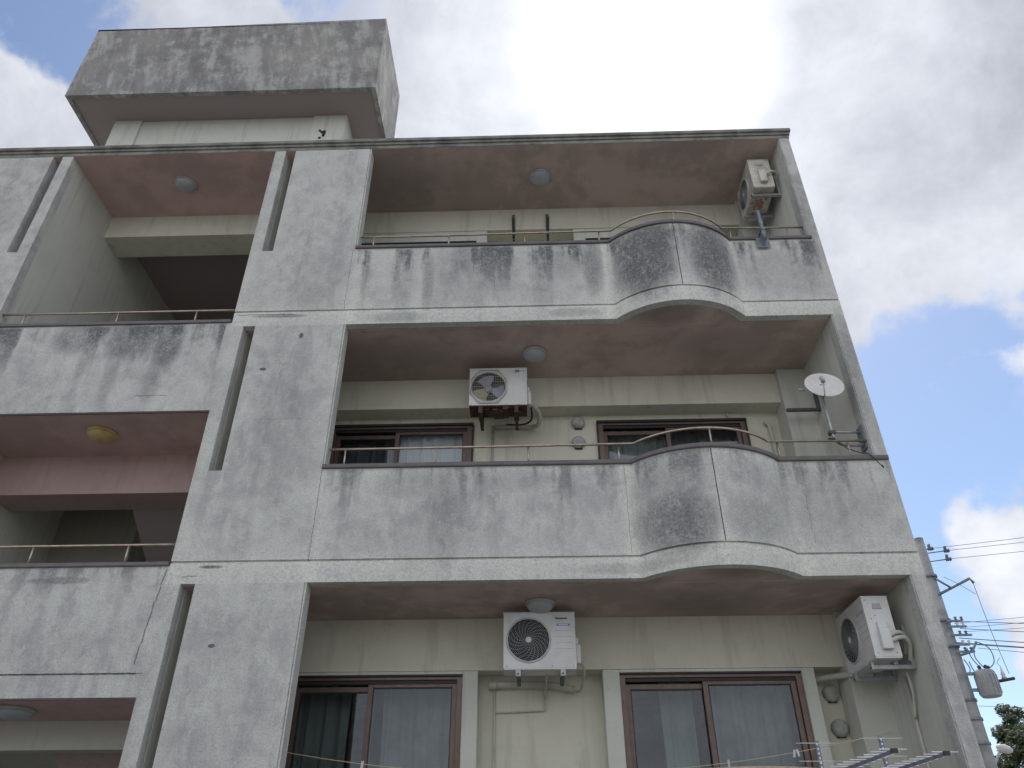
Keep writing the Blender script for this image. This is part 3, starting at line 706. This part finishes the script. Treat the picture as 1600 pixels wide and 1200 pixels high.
        gb.tube(oc, .006, 6)
        for a, b in zip(oc[:-1], oc[1:]): gb.add([a, b, (b[0], yF, b[2]), (a[0], yF, a[2])], [(0, 1, 2, 3)])
        B(gb, 'guard_rim', M_ACO); gb = MB()
        for i in range(-9, 10):
            t = i/10*O; lim = min(O, O+o+.02-abs(t)) if abs(t) > o else O
            gb.tube([(fx-lim, ym, fz+t*1.1), (fx+lim, ym, fz+t*1.1)], .0013 if i % 3 else .0026, 4, False)
            gb.tube([(fx+t, ym-.002, fz-lim*1.08), (fx+t, ym-.002, fz+lim*1.08)], .0012, 4, False)
        B(gb, 'fan_guard', M_ACO)
    # right front: louvre steps, badge
    if style == 'spiral':
        for i in range(4): B(MB().box(xb+.03, x1-.022, yF-.0022, yF-.0002, h*.66-i*.056, h*.66-i*.056+.004), 'panel_step', M_ACG)
        B(MB().box(xb+.052, x1-.045, yF-.0015, yF-.0003, h*.755, h*.795), 'badge', M_BLUE)
        B(MB().box(xb+.072, x1-.068, yF-.0025, yF-.0016, h*.768, h*.782), 'badge_bar', M_WLBL)
    else:
        B(MB().box(w*.29, w*.37, yF-.0015, yF-.0003, h-.058, h-.022), 'badge', M_TEAL)
        B(MB().box(w*.30, w*.36, yF-.0025, yF-.0016, h-.044, h-.038), 'badge_bar', M_WLBL)
        for q in (0, 1): B(MB().box(w*.39+q*.032, w*.39+.014+q*.032, yF-.0015, yF-.0003, h-.043, h-.031), 'badge', M_TEAL)
    if brand: text_mesh(brand, .030, M_INK, e, (xb+.040, yF-.0012, h-.062), bold=.0012)
    # side: valve cover, handle, screws
    vc = B(MB().box(x1, x1+.048, -.045, .050, .055, .235, .012), 'valve_cover', paint)
    B(MB().box(x1, x1+.030, -.04, .045, .235, .30, .010), 'valve_cover', paint)
    B(MB().box(x1, x1+.012, -.035, .045, h-.11, h-.085, .004).box(x1, x1+.006, -.030, .040, h-.085, h-.062), 'side_handle', M_ACG)
    mb = MB()
    for yy, zz in ((-.09, h-.03), (-.07, h-.2), (-.09, .03), (.08, .03), (-.03, h-.17)): mb.box(x1, x1+.002, yy-.004, yy+.004, zz-.004, zz+.004)
    for xx in (x0+.03, xb+.0, x1-.03): mb.box(xx-.004, xx+.004, yF-.002, yF, .012, .020)
    B(mb, 'screw', M_INK)
    # brackets with feet
    if arms:
        for xx in (-w*.30, w*.31):
            wy = d/2+wall
            bk = B(MB().box(xx-.018, xx+.018, -d/2+.01, wy-.002, -drop-.036, -drop, .003).box(xx-.018, xx+.018, wy-.034, wy-.002, -drop, leg, .003), 'bracket', brk)
            B(MB().box(xx-.024, xx+.024, -d/2-.012, -d/2+.012, -drop-.040, -.014), 'foot', M_ZINC if not rusty else M_RUST, bk)
            B(MB().box(xx-.03, xx+.03, d/2-.05, d/2-.01, -drop, -.014), 'foot', M_ZINC if not rusty else M_RUST, bk)
            B(MB().box(xx-.007, xx+.007, -d/2-.018, -d/2-.012, -drop-.028, -drop-.014), 'bolt', M_INK, bk)
    return e
def hose(parent_e, pts, r, name, mat):
    # given in world metres; made a part of the unit
    mw = parent_e.matrix_world if False else Matrix.Translation(parent_e.location) @ Matrix.Rotation(parent_e.rotation_euler.z, 4, 'Z')
    inv = mw.inverted(); P = [inv @ p for p in smooth_pts(pts)]
    return MB().tube(P, r, 10).build(name, mat, parent_e, world=False)

# lowest balcony, middle
a2 = ac_unit((-3.466, .825, -.812), 0, 'clean white air conditioner with a spiral round grille facing outward on the lowest balcony', brand='Panasonic', wall=.205, leg=.40, drop=.035)
hose(a2, [(-3.09, .84, -.70), (-3.04, .95, -.78), (-3.05, 1.15, -.86), (-3.08, 1.3, -.90), (-3.2, 1.36, -.87)], .013, 'hose', M_DUCT)
hose(a2, [(-3.12, 1.355, -.875), (-3.25, 1.355, -.845), (-3.5, 1.355, -.822), (-3.98, 1.355, -.82)], .036, 'pipe_cover', M_DUCT)
hose(a2, [(-3.98, 1.355, -.82), (-3.90, 1.355, -.82)], .043, 'pipe_end_cap', M_DUCT)
hose(a2, [(-3.928, 1.38, -.85), (-3.928, 1.38, -1.1), (-3.926, 1.38, -2.9)], .010, 'drain_pipe', M_DUCT)
hose(a2, [(-3.92, 1.38, -1.075), (-3.7, 1.38, -1.07), (-3.42, 1.38, -1.06)], .008, 'drain_pipe', M_DUCT)
hose(a2, [(-3.42, 1.38, -1.06), (-3.418, 1.38, -.86)], .008, 'drain_pipe', M_DUCT)
hose(a2, [(-3.40, .9, -.83), (-3.41, 1.1, -.87), (-3.415, 1.36, -.95)], .009, 'drain_pipe', M_DUCT)
# middle balcony
a3 = ac_unit((-3.885, .875, 2.150), 0, 'old rusty air conditioner with square wire grille and visible fan blades on the middle balcony', w=.68, h=.512, style='octagon', paint=M_ACW, rusty=True, brk=M_RUST, wall=.155, leg=.38, drop=.075)
hose(a3, [(-3.50, .9, 2.26), (-3.44, 1.0, 2.24), (-3.40, 1.1, 2.20), (-3.42, 1.25, 2.17), (-3.50, 1.34, 2.20), (-3.7, 1.36, 2.22), (-3.95, 1.36, 2.21)], .028, 'pipe_cover', M_DUCT)
hose(a3, [(-3.50, .88, 2.19), (-3.50, 1.0, 2.10), (-3.6, 1.12, 2.10), (-3.8, 1.15, 2.12)], .012, 'hose', M_BLK)
hose(a3, [(-3.975, 1.37, 2.23), (-3.98, 1.38, 2.0), (-3.98, 1.38, .1)], .013, 'drain_pipe', M_VENT)
_mb = MB()
for i in range(14):
    xx = random.uniform(-.26, .26); _mb.box(xx-.03, xx+.03, random.uniform(-.12, .0), random.uniform(.02, .12), -.03-random.random()*.03, -.014)
_mb.build('rusted_pan', M_RUST, a3, world=False)
# right hand units turned to the left, hung on the end wall
aR2 = ac_unit((-.402, .60, -.855), -PI/2, 'white air conditioner seen end-on beside the lowest right corner, two pale pipes at its side', w=.70, h=.53, d=.235, wall=.148, leg=.3, drop=.045, brk=M_ZINC)
hose(aR2, [(-.385, .235, -.70), (-.32, .225, -.66), (-.25, .24, -.655), (-.20, .30, -.69), (-.18, .40, -.80)], .019, 'hose', M_DUCT)
hose(aR2, [(-.375, .235, -.735), (-.30, .215, -.705), (-.225, .23, -.705), (-.18, .29, -.76), (-.17, .38, -.86)], .019, 'hose', M_DUCT)
hose(aR2, [(-.25, .75, -.78), (-.33, .95, -.80), (-.45, 1.04, -.82), (-.60, 1.25, -.80), (-.78, 1.36, -.81)], .030, 'pipe_cover', M_DUCT)
hose(aR2, [(-.20, .45, -.93), (-.17, .5, -1.1), (-.165, .6, -1.3)], .012, 'drain_pipe', M_DUCT)
aR4 = ac_unit((-.375, .56, 5.165), -PI/2, 'old cream air conditioner with a rust stained underside under the roof corner', w=.62, h=.515, d=.28, paint=M_ACO, wall=.10, leg=.3, drop=.03, brk=M_ZINC)
hose(aR4, [(-.34, .22, 5.36), (-.26, .21, 5.40), (-.19, .24, 5.42), (-.16, .3, 5.40)], .018, 'hose', M_DUCT)
mb = MB()
for i in range(26):
    a, b = random.gauss(0, .07), random.gauss(0, .05); mb.box(a-.02, a+.025, b-.012, b+.015, -.0165-.0001*i, -.0142)
mb.build('rust_stain', simple('rust_red', (.44, .25, .19), .9, (.36, .19, .14), 18, obj=True), aR4, world=False)['kind'] = 'stuff'

# ---------------------------------------------------------------- empty wall brackets
def bracket(x, y, z0, z1, reach, label):
    e = empty('wall_bracket', (x, y, z0), label, 'bracket', 'empty steel brackets for air conditioners')
    MB().box(x-.019, x+.019, y-.032, y, z0, z1, .003).build('upright', M_DKST, e)
    MB().box(x-.016, x+.016, y-reach, y-.032, z0+.05, z0+.085, .003).build('arm', M_DKST, e)
bracket(-3.70, 1.153, 5.14, 5.655, .42, 'left one of two dark empty brackets on the top balcony wall')
bracket(-3.215, 1.153, 5.14, 5.655, .42, 'right one of two dark empty brackets on the top balcony wall')
e = empty('wall_bracket', (-.14, .9, 2.1), 'dark empty bracket arm on the corner column behind the satellite dish', 'bracket', 'empty steel brackets for air conditioners')
MB().box(-.53, -.138, .885, .92, 2.085, 2.12, .003).build('arm', M_DKST, e)
MB().box(-.172, -.138, .88, .925, 2.12, 2.50, .003).build('upright', M_DKST, e)
MB().box(-.53, -.138, .34, .375, 2.085, 2.12, .003).build('arm', M_DKST, e) if False else None

# ---------------------------------------------------------------- antenna mount clamped on the top parapet
e = empty('antenna_mount', (-.70, -.03, 3.79), 'blue grey steel mast bracket clamped over the top parapet near the corner', 'bracket')
MB().box(-.775, -.625, -.034, -.028, 3.80, 3.955, .002).build('base_plate', M_STEEL, e)
MB().add([(-.72,-.034,3.82),(-.68,-.034,3.82),(-.68,-.034,3.95),(-.72,-.034,3.95),(-.715,-.13,3.90),(-.685,-.13,3.90),(-.685,-.10,4.02),(-.715,-.10,4.02)], [(0,1,2,3),(4,5,6,7),(0,1,5,4),(1,2,6,5),(2,3,7,6),(3,0,4,7)]).build('gusset', M_STEEL, e)
MB().box(-.725, -.675, -.135, .16, 4.005, 4.03, .003).build('saddle', M_STEEL, e)
MB().tube([(-.69, -.105, 3.86), (-.70, -.105, 4.12), (-.70, -.105, 4.33)], .021, 12).build('mast', M_STEEL, e)
MB().box(-.722, -.678, -.128, -.08, 4.10, 4.14, .004).box(-.722, -.678, -.128, -.08, 3.93, 3.97, .004).build('clamp', M_STEEL, e)
e = empty('steel_angle', (-.98, .35, 4.05), 'pale triangular steel angle standing behind the top rail by the corner', 'bracket')
MB().tube([(-.98, .35, 4.28), (-.88, .35, 4.36), (-.80, .38, 4.22), (-.92, .38, 4.06), (-.98, .35, 4.28)], .014, 6).build('frame', M_ZINC, e)
MB().add([(-.97,.352,4.27),(-.88,.352,4.34),(-.82,.378,4.22),(-.92,.378,4.10)], [(0,1,2,3)]).add([(-.97,.356,4.27),(-.88,.356,4.34),(-.82,.382,4.22),(-.92,.382,4.10)], [(0,1,2,3)]).build('plate', M_ZINC, e)
MB().box(-.935, -.905, .35, .40, 3.0, 4.08).build('leg', M_ZINC, e)

# ---------------------------------------------------------------- satellite dish
e = empty('satellite_dish', (-.14, .1, 1.2), 'white oval satellite dish on a grey bent mast fixed inside the end wall', 'satellite dish')
dc = Vector((-.452, -.05, 1.815)); dn = Vector((-.038, -.947, .319)).normalized()
q = dn.to_track_quat('Z', 'Y').to_matrix().to_4x4(); q.translation = dc
Rd = .192
prof = [(.0006, -.030)] + [(Rd*t/8, -.030+.036*(t/8)**2) for t in range(1, 9)] + [(Rd+.004, .004), (Rd+.003, -.004)] + [(Rd*t/8, -.036+.034*(t/8)**2) for t in range(7, 0, -1)] + [(.0006, -.036)]
MB().lathe(prof, q, 48).build('reflector', M_DISH, e)
dnup = (Vector((0, 0, 1))-dn*dn.z).normalized()
side = dnup.cross(dn)
lo = dc-dnup*(Rd-.005)+side*-.055
lnb = dc+dn*.12-dnup*.055+side*-.055
MB().tube([lo+dn*-.02, lo+dn*.03, lnb-dnup*.03], .0065, 8).build('feed_arm', M_ZINC, e)
MB().tube([lnb-dnup*.035-dn*.01, lnb+dnup*.005, lnb+dnup*.035-dn*.01], .022, 12).build('feed_horn', M_VENT, e)
back = dc-dn*.045
MB().box(back.x-.035, back.x+.035, back.y-.005, back.y+.06, back.z-.07, back.z+.05, .006).build('mount', M_STEEL, e)
MB().box(back.x-.21, back.x-.15, back.y+.10, back.y+.115, back.z+.045, back.z+.075, .002).build('tag_plate', M_ZINC, e)
MB().tube(smooth_pts([(-.455, .07, 1.86), (-.448, .075, 1.55), (-.445, .08, 1.33), (-.43, .09, 1.25), (-.37, .11, 1.20), (-.27, .12, 1.19), (-.14, .12, 1.19)]), .0165, 12).build('mast', M_ZINC, e)
MB().tube([(-.43, .10, 1.335), (-.14, .12, 1.335)], .012, 10).build('strut', M_ZINC, e)
MB().box(-.475, -.415, .055, .12, 1.30, 1.335, .004).box(-.50, -.44, .05, .10, 1.23, 1.25, .004).build('clamp', M_DKST, e)
MB().box(-.150, -.136, .06, .19, 1.13, 1.40, .003).build('wall_plate', M_STEEL, e)
cb = MB().tube(smooth_pts([(-.45, .07, 1.26), (-.41, .045, 1.17), (-.35, .03, 1.10), (-.25, .005, 1.04), (-.19, -.035, 1.0), (-.13, -.04, .90), (-.095, -.035, .86)]), .0045, 8)
cb.build('loose_cable', M_BLK, e)
MB().tube([(-.108, -.037, .875), (-.090, -.035, .852)], .008, 8).build('cable_plug', M_BLK, e)

# ---------------------------------------------------------------- clothes line with pegs on the lowest balcony
e = empty('clothes_line', (-3.4, .5, -1.74), 'thin straw coloured clothes line sagging across the lowest balcony', 'clothes line')
zl = lambda x: -1.742+.0365*(x+3.4)**2
MB().tube([(x, .5, zl(x)) for x in [-6.745+.12*i for i in range(52)]]+[(-.475, .52, zl(-.475))], .0032, 6).build('line', M_ROPE, e)
MB().tube([(-.475, .52, zl(-.475)), (-.30, .9, -1.36), (-.22, 1.08, -1.33)], .0032, 6).build('line', M_ROPE, e)
for i, (x, t, lb) in enumerate([(-1.315, .2, 'left peg of the close pale pair on the clothes line before the right window'), (-1.285, -.15, 'right peg of the close pale pair on the clothes line before the right window'),
                   (-1.885, 0, 'lone pale peg on the clothes line at the sliding door mullion of the right window'), (-5.02, .05, 'lone pale peg on the clothes line before the left window')]):
    z = zl(x); p = empty('clothes_peg', (x, .5, z), lb, 'clothes peg', 'pegs on the clothes line')
    MB().box(x-.006, x+.002, .49, .503, z-.038, z+.022).build('jaw', M_PEG, p)
    MB().box(x+.004, x+.012, .497, .51, z-.036, z+.024).build('jaw', M_PEG, p)
    p.rotation_euler = (0, t, 0)

# ---------------------------------------------------------------- television antennas on masts before the lowest balcony
def antenna(cx_, cz_, L, yaw, label, nel):
    e = empty('tv_antenna', (cx_, -.3, GZ), label, 'tv antenna', 'television antennas on masts')
    e.rotation_euler = (0, 0, 0)
    R_ = Matrix.Translation((cx_, -.3, cz_)) @ Matrix.Rotation(yaw, 4, 'Z')
    def bx(a, b, c, d, e_, f, n, m):
        mb = MB().box(a, b, c, d, e_, f); mb.v = [R_ @ v for v in mb.v]; return mb.build(n, m, e)
    def tb(p, r, n, m, k=6):
        return MB().tube([R_ @ Vector(v) for v in p], r, k).build(n, m, e)
    bx(-.009, .009, -L, .02, -.009, .009, 'boom', M_BOOM)
    for s in (1, -1):
        up = bx(-.016, .016, -.006, .006, .012 if s > 0 else -.25, .25 if s > 0 else -.012, 'reflector_bar', M_BOOM)
        mb = MB()
        for i in range(7):
            z0 = s*(.035+i*.032); mb.box(-.0055, .0055, -.0085, -.0062, z0-.007, z0+.007)
        mb.v = [R_ @ v for v in mb.v]; mb.build('slot', M_ALU, e)
        for i in range(2): tb([(-.16, -.004, s*(.235-i*.125)), (.17, -.004, s*(.235-i*.125))], .0032, 'reflector_rod', M_ALU)
    for i in range(nel):
        y = -L+.025+i*(L-.08)/(nel-1); hl = .088+.004*i
        tb([(-hl, y, .011), (hl, y, .011)], .0055, 'element', M_ALU)
    bx(-.02, .02, -L-.004, -L+.012, -.012, .014, 'end_cap', M_BLK)
    tb([(0, -.12, -.6), (0, -.12, .01)], .014, 'mast', M_ZINC, 10)
    tb([(0, -.12, GZ-cz_), (0, -.12, -.6)], .016, 'mast', M_ZINC, 10)
antenna(-1.372, -1.87, 1.236, .045, 'left one of two many-rod television antennas reaching out before the right window', 12)
antenna(-.882, -1.839, .90, .045, 'right one of two many-rod television antennas reaching out before the right window', 9)

# ---------------------------------------------------------------- utility poles and overhead wires
def pole(x, y, top, label, full=True):
    e = empty('utility_pole', (x, y, GZ), label, 'utility pole', 'concrete utility poles')
    MB().tube([(x, y, GZ), (x, y, top)], .17, 20, True, .115).build('shaft', M_CONC, e)
    MB().lathe([(.118, 0), (.118, .03), (.06, .05), (.0006, .06)], Matrix.Translation((x, y, top)), 20).build('cap', M_CONC, e)
    for zz in (top-1.0, top-2.1, top-2.7, top-3.9, top-4.3, top-4.8):
        if zz > GZ: MB().tube([(x, y, zz), (x, y, zz+.06)], .165, 20).build('band', M_STEEL, e)
    return e
PX, PY, PT = 6.33, 12.0, 4.98
p = pole(PX, PY, PT, 'concrete utility pole with a grey transformer, rising beside the building edge')
# top line insulators
for (x, y, z, L) in [(6.60, 11.9, 4.72, .24), (6.98, 11.9, 4.66, .62), (6.96, 11.9, 4.44, .60)]:
    q = MB().tube([(PX, PY, z-.05), (x-.15, y, z-.02)], .014, 6).build('insulator_arm', M_STEEL, p)
    MB().lathe([(.02, 0), (.05, .02), (.03, .05), (.055, .07), (.03, .10), (.055, .12), (.02, .15)], Matrix.Translation((x-.16, y, z-.02)) @ Matrix.Rotation(PI/2-.1, 4, 'Y'), 14).build('insulator', M_WIRE, q)
    MB().tube([(x-.12, y, z), (x-.10, y, z+.10)], .035, 10).build('insulator_head', M_WIRE, q)
# bent steel arm with brace
MB().tube([(PX, PY-.1, 3.52), (6.7, PY-.2, 3.68), (7.05, 11.6, 3.82), (7.12, 11.6, 3.70)], .035, 8).build('cross_arm', M_STEEL, p)
MB().tube([(PX, PY-.1, 3.98), (6.63, PY-.25, 3.64)], .026, 8).build('brace', M_STEEL, p)
MB().tube(smooth_pts([(7.1, 11.6, 3.70), (7.13, 11.6, 2.6), (7.2, 11.6, 1.6)]), .007, 5).build('drop_wire', M_WIRE, p)
MB().tube(smooth_pts([(6.5, 11.7, 3.9), (6.8, 11.7, 3.72), (7.1, 11.65, 3.45)]), .006, 5).build('jumper', M_WIRE, p)
# low tension rack and fittings
for i, zz in enumerate((2.85, 2.72, 2.52, 2.30, 2.14)):
    q = MB().box(PX-.05, PX+.30+.06*(i % 3), PY-.26, PY-.20, zz-.02, zz+.02).build('rack', M_STEEL, p)
    for t in range(2): MB().lathe([(.015, 0), (.04, .02), (.02, .05), (.04, .08), (.015, .1)], Matrix.Translation((PX+.16+.14*t, PY-.24, zz)), 12).build('insulator', M_PORC if i % 2 else M_WIRE, q)
MB().tube([(6.35, 11.75, 2.06), (6.60, 11.7, 2.12), (6.76, 11.7, 2.34)], .03, 6).build('fitting', M_STEEL, p)
for pts in ([(6.75,11.7,2.35),(7.0,11.7,2.2),(7.02,11.7,1.9),(6.8,11.7,1.72),(6.55,11.7,1.70),(6.45,11.7,1.55)], [(6.5,11.7,2.2),(6.55,11.7,1.95),(6.7,11.7,1.7)], [(6.45,11.7,1.9),(6.5,11.7,1.68),(6.6,11.7,1.6)], [(6.7,11.7,2.3),(6.62,11.7,2.0),(6.75,11.7,1.75)], [(6.35,11.7,1.95),(6.42,11.7,1.75),(6.35,11.7,1.6)]):
    MB().tube(smooth_pts(pts), .012, 5).build('jumper', M_WIRE, p)
# transformer
tx, ty, tz = 6.68, 11.65, 1.12
t = MB().lathe([(.19, 0), (.215, .03), (.215, .52), (.19, .56), (.10, .585), (.0006, .59)], Matrix.Translation((tx, ty, tz)), 24).build('transformer', M_XF, p)
for k in range(14):
    a = 2*PI*k/14; MB().box(-.006, .006, .2, .245, .06, .48).v
mb = MB()
for k in range(16):
    a = 2*PI*k/16; c, s = math.cos(a), math.sin(a)
    mb.add([(tx+.21*c-.006*s, ty+.21*s+.006*c, tz+.06), (tx+.235*c-.006*s, ty+.235*s+.006*c, tz+.06), (tx+.235*c-.006*s, ty+.235*s+.006*c, tz+.46), (tx+.21*c-.006*s, ty+.21*s+.006*c, tz+.46),
            (tx+.21*c+.006*s, ty+.21*s-.006*c, tz+.06), (tx+.235*c+.006*s, ty+.235*s-.006*c, tz+.06), (tx+.235*c+.006*s, ty+.235*s-.006*c, tz+.46), (tx+.21*c+.006*s, ty+.21*s-.006*c, tz+.46)],
           [(0,1,2,3),(4,7,6,5),(0,4,5,1),(1,5,6,2),(2,6,7,3),(3,7,4,0)])
mb.build('cooling_fin', M_XF, t)
for dx_, dy_ in ((-.1, -.05), (.02, -.1), (.12, -.02)): MB().lathe([(.025, 0), (.045, .03), (.025, .06), (.045, .09), (.02, .13)], Matrix.Translation((tx+dx_, ty+dy_, tz+.54)), 12).build('bushing', M_BLK, t)
MB().box(PX, tx-.18, ty+.02, ty+.10, 1.25, 1.31).box(PX, tx-.18, ty+.02, ty+.10, 1.60, 1.66).build('hanger', M_STEEL, p)
MB().tube([(6.9, 11.6, 1.44), (7.28, 11.6, 1.50)], .035, 8).build('arrester_arm', M_BLK, p)
MB().lathe([(.03, 0), (.06, .03), (.035, .07), (.05, .11), (.03, .16), (.012, .28)], Matrix.Translation((7.06, 11.6, 1.48)), 14).build('arrester', M_PORC, p)
MB().tube(smooth_pts([(7.06, 11.6, 1.76), (7.02, 11.6, 1.85), (7.12, 11.6, 1.95)]), .006, 5).build('jumper', M_WIRE, p)
pole(23.0, 6.0, 5.6, 'plain concrete utility pole far right that the top wires run to')
pole(34.0, 14.0, 4.4, 'plain concrete utility pole far right that the low wires run to')
def wire(a, b, sag, r, label):
    a, b = Vector(a), Vector(b); pts = []
    for i in range(25):
        t = i/24; q = a.lerp(b, t); q.z -= sag*4*t*(1-t); pts.append(q)
    o = MB().tube(pts, r, 6).build('overhead_wire', M_WIRE)
    tag(o, label, 'wire', 'overhead wires leaving the utility pole')
for i, (a, b, nm) in enumerate([((6.60, 11.9, 4.72), (23.0, 6.0, 5.55), 'uppermost'), ((6.98, 11.9, 4.66), (23.0, 6.1, 5.35), 'middle'), ((6.96, 11.9, 4.44), (23.0, 6.2, 5.10), 'lowest')]):
    wire(a, b, .3, .006, nm+' of the three thin wires from the top of the utility pole')
for a, b, r, nm in [((6.40, 11.8, 2.86), (34, 14.0, 4.3), .008, 'topmost of the flat running dark wires beside the pole'), ((6.55, 11.8, 2.68), (34, 14.1, 3.7), .008, 'second of the flat running dark wires beside the pole'),
                    ((6.45, 11.8, 2.46), (34, 14.0, 3.0), .010, 'wire just above the thick black cable beside the pole'), ((6.35, 11.8, 2.35), (34, 14.0, 2.85), .017, 'thick black cable running flat across from the pole'),
                    ((6.75, 11.7, 2.20), (34, 14.2, 2.2), .006, 'thin wire just below the thick black cable')]:
    wire(a, b, .55, r, nm)
for i, (a, b, nm) in enumerate([((6.45, 11.8, 2.80), (23.0, 6.0, 3.35), 'upper'), ((6.55, 11.8, 2.70), (23.0, 6.1, 3.1), 'middle'), ((6.60, 11.8, 2.60), (23.0, 6.2, 2.8), 'lower')]):
    wire(a, b, .2, .005, nm+' of the rising thin wires that cross the flat ones by the pole')
wire((6.45, 11.9, .98), (34, 14.0, 1.5), .3, .005, 'low thin wire just over the tree top')

# ---------------------------------------------------------------- street lamp
e = empty('street_lamp', (7.35, 14.0, GZ), 'small white street lamp head on a slanting arm before the trees', 'street lamp')
MB().tube([(7.35, 14, GZ), (7.35, 14, -.6)], .06, 10).build('pole', M_CONC, e)
MB().tube(smooth_pts([(7.35, 14, -.62), (7.40, 14, -.3), (7.55, 14, .1), (7.72, 14, .34)]), .028, 8).build('arm', M_ZINC, e)
mm = Matrix.Translation((7.86, 14, .40)) @ Matrix.Rotation(.25, 4, 'Y') @ Matrix.Scale(1.7, 4, (1, 0, 0))
MB().lathe([(.0006, -.09), (.07, -.08), (.11, -.02), (.115, .02), (.08, .08), (.0006, .11)], mm, 20).build('lamp_head', M_DISH, e)

# ---------------------------------------------------------------- trees
def tree(x, y, h, r, leaf, n, label, seed, lobes=9, cz=.62):
    rnd = random.Random(seed)
    e = empty('tree', (x, y, GZ), label, 'tree', 'trees beyond the building')
    tb = MB().tube(smooth_pts([(x, y, GZ), (x+.1, y, GZ+h*.25), (x-.1, y+.1, GZ+h*.5)]), .32, 12, True, .16)
    L = []
    for i in range(lobes):
        a = rnd.uniform(0, 2*PI); q = rnd.uniform(.15, .8)*r
        c = Vector((x+q*math.cos(a), y+q*math.sin(a), GZ+h*cz+rnd.uniform(-.18, .24)*h))
        L.append((c, rnd.uniform(.26, .46)*r))
        tb.tube(smooth_pts([(x-.1, y+.1, GZ+h*.42), (x+(c.x-x)*.5, y+(c.y-y)*.5, GZ+h*.52), c]), .11, 7, True, .03)
    tb.build('trunk', M_BARK, e)
    vs, fs = [], []
    for c, rr in L:
        for j in range(7):                   # sub clumps
            u = Vector((rnd.gauss(0, 1), rnd.gauss(0, 1), rnd.gauss(0, .8))).normalized()
            sc = c+u*rr*rnd.uniform(.3, 1.0); sr = rr*rnd.uniform(.22, .48)
            for i in range(n//(lobes*7)):
                w = Vector((rnd.gauss(0, 1), rnd.gauss(0, 1), rnd.gauss(0, .7))); w = w.normalized()*rnd.random()**.45
                p = sc+w*sr; s = rnd.uniform(.05, .12)
                a1 = Vector((rnd.gauss(0, 1), rnd.gauss(0, 1), rnd.gauss(0, .6))).normalized(); a2_ = a1.orthogonal().normalized()
                b = len(vs); vs += [p-a1*s, p+a2_*s*.5, p+a1*s, p-a2_*s*.5]; fs.append((b, b+1, b+2, b+3))
    o = MB().add(vs, fs).build('crown', leaf, e, fixn=False)
    o['kind'] = 'stuff'
tree(18.35, 31, 8.35, 3.0, M_LEAF, 26000, 'dense dark green tree with a rounded top at the lower right edge', 3, 11, .74)
tree(15.2, 27, 5.0, 2.4, M_LEAF2, 15000, 'lower olive green tree beneath the dark one by the lamp', 5, 8, .68)
tree(24.5, 33, 9.0, 3.6, M_LEAF, 18000, 'dark tree at the far right behind the rounded one', 9, 9, .7)

# ---------------------------------------------------------------- neighbouring house behind the camera (seen mirrored in the panes)
e = empty('neighbour_house', (-3, -22, GZ), 'plain pale flat roofed house across the yard, mirrored in the windows', 'building')
MB().box(-12, 4.0, -26, -18, GZ, .0).build('wall', M_WHI, e)
MB().box(-12.3, 4.3, -26.3, -17.6, .0, .35).build('roof', M_FAS, e)
for x in (-10, -6.5, -3, .5):
    w = MB().box(x-.9, x+.9, -18.0, -17.96, -2.4, -.9).build('window', M_FRM, e); MB().box(x-.8, x+.8, -17.955, -17.94, -2.3, -1.0).build('pane', M_BLK, w)

print('objects', len(bpy.data.objects), 'tris', sum(len(p.vertices)-2 for o in bpy.data.objects if o.type == 'MESH' for p in o.data.polygons))
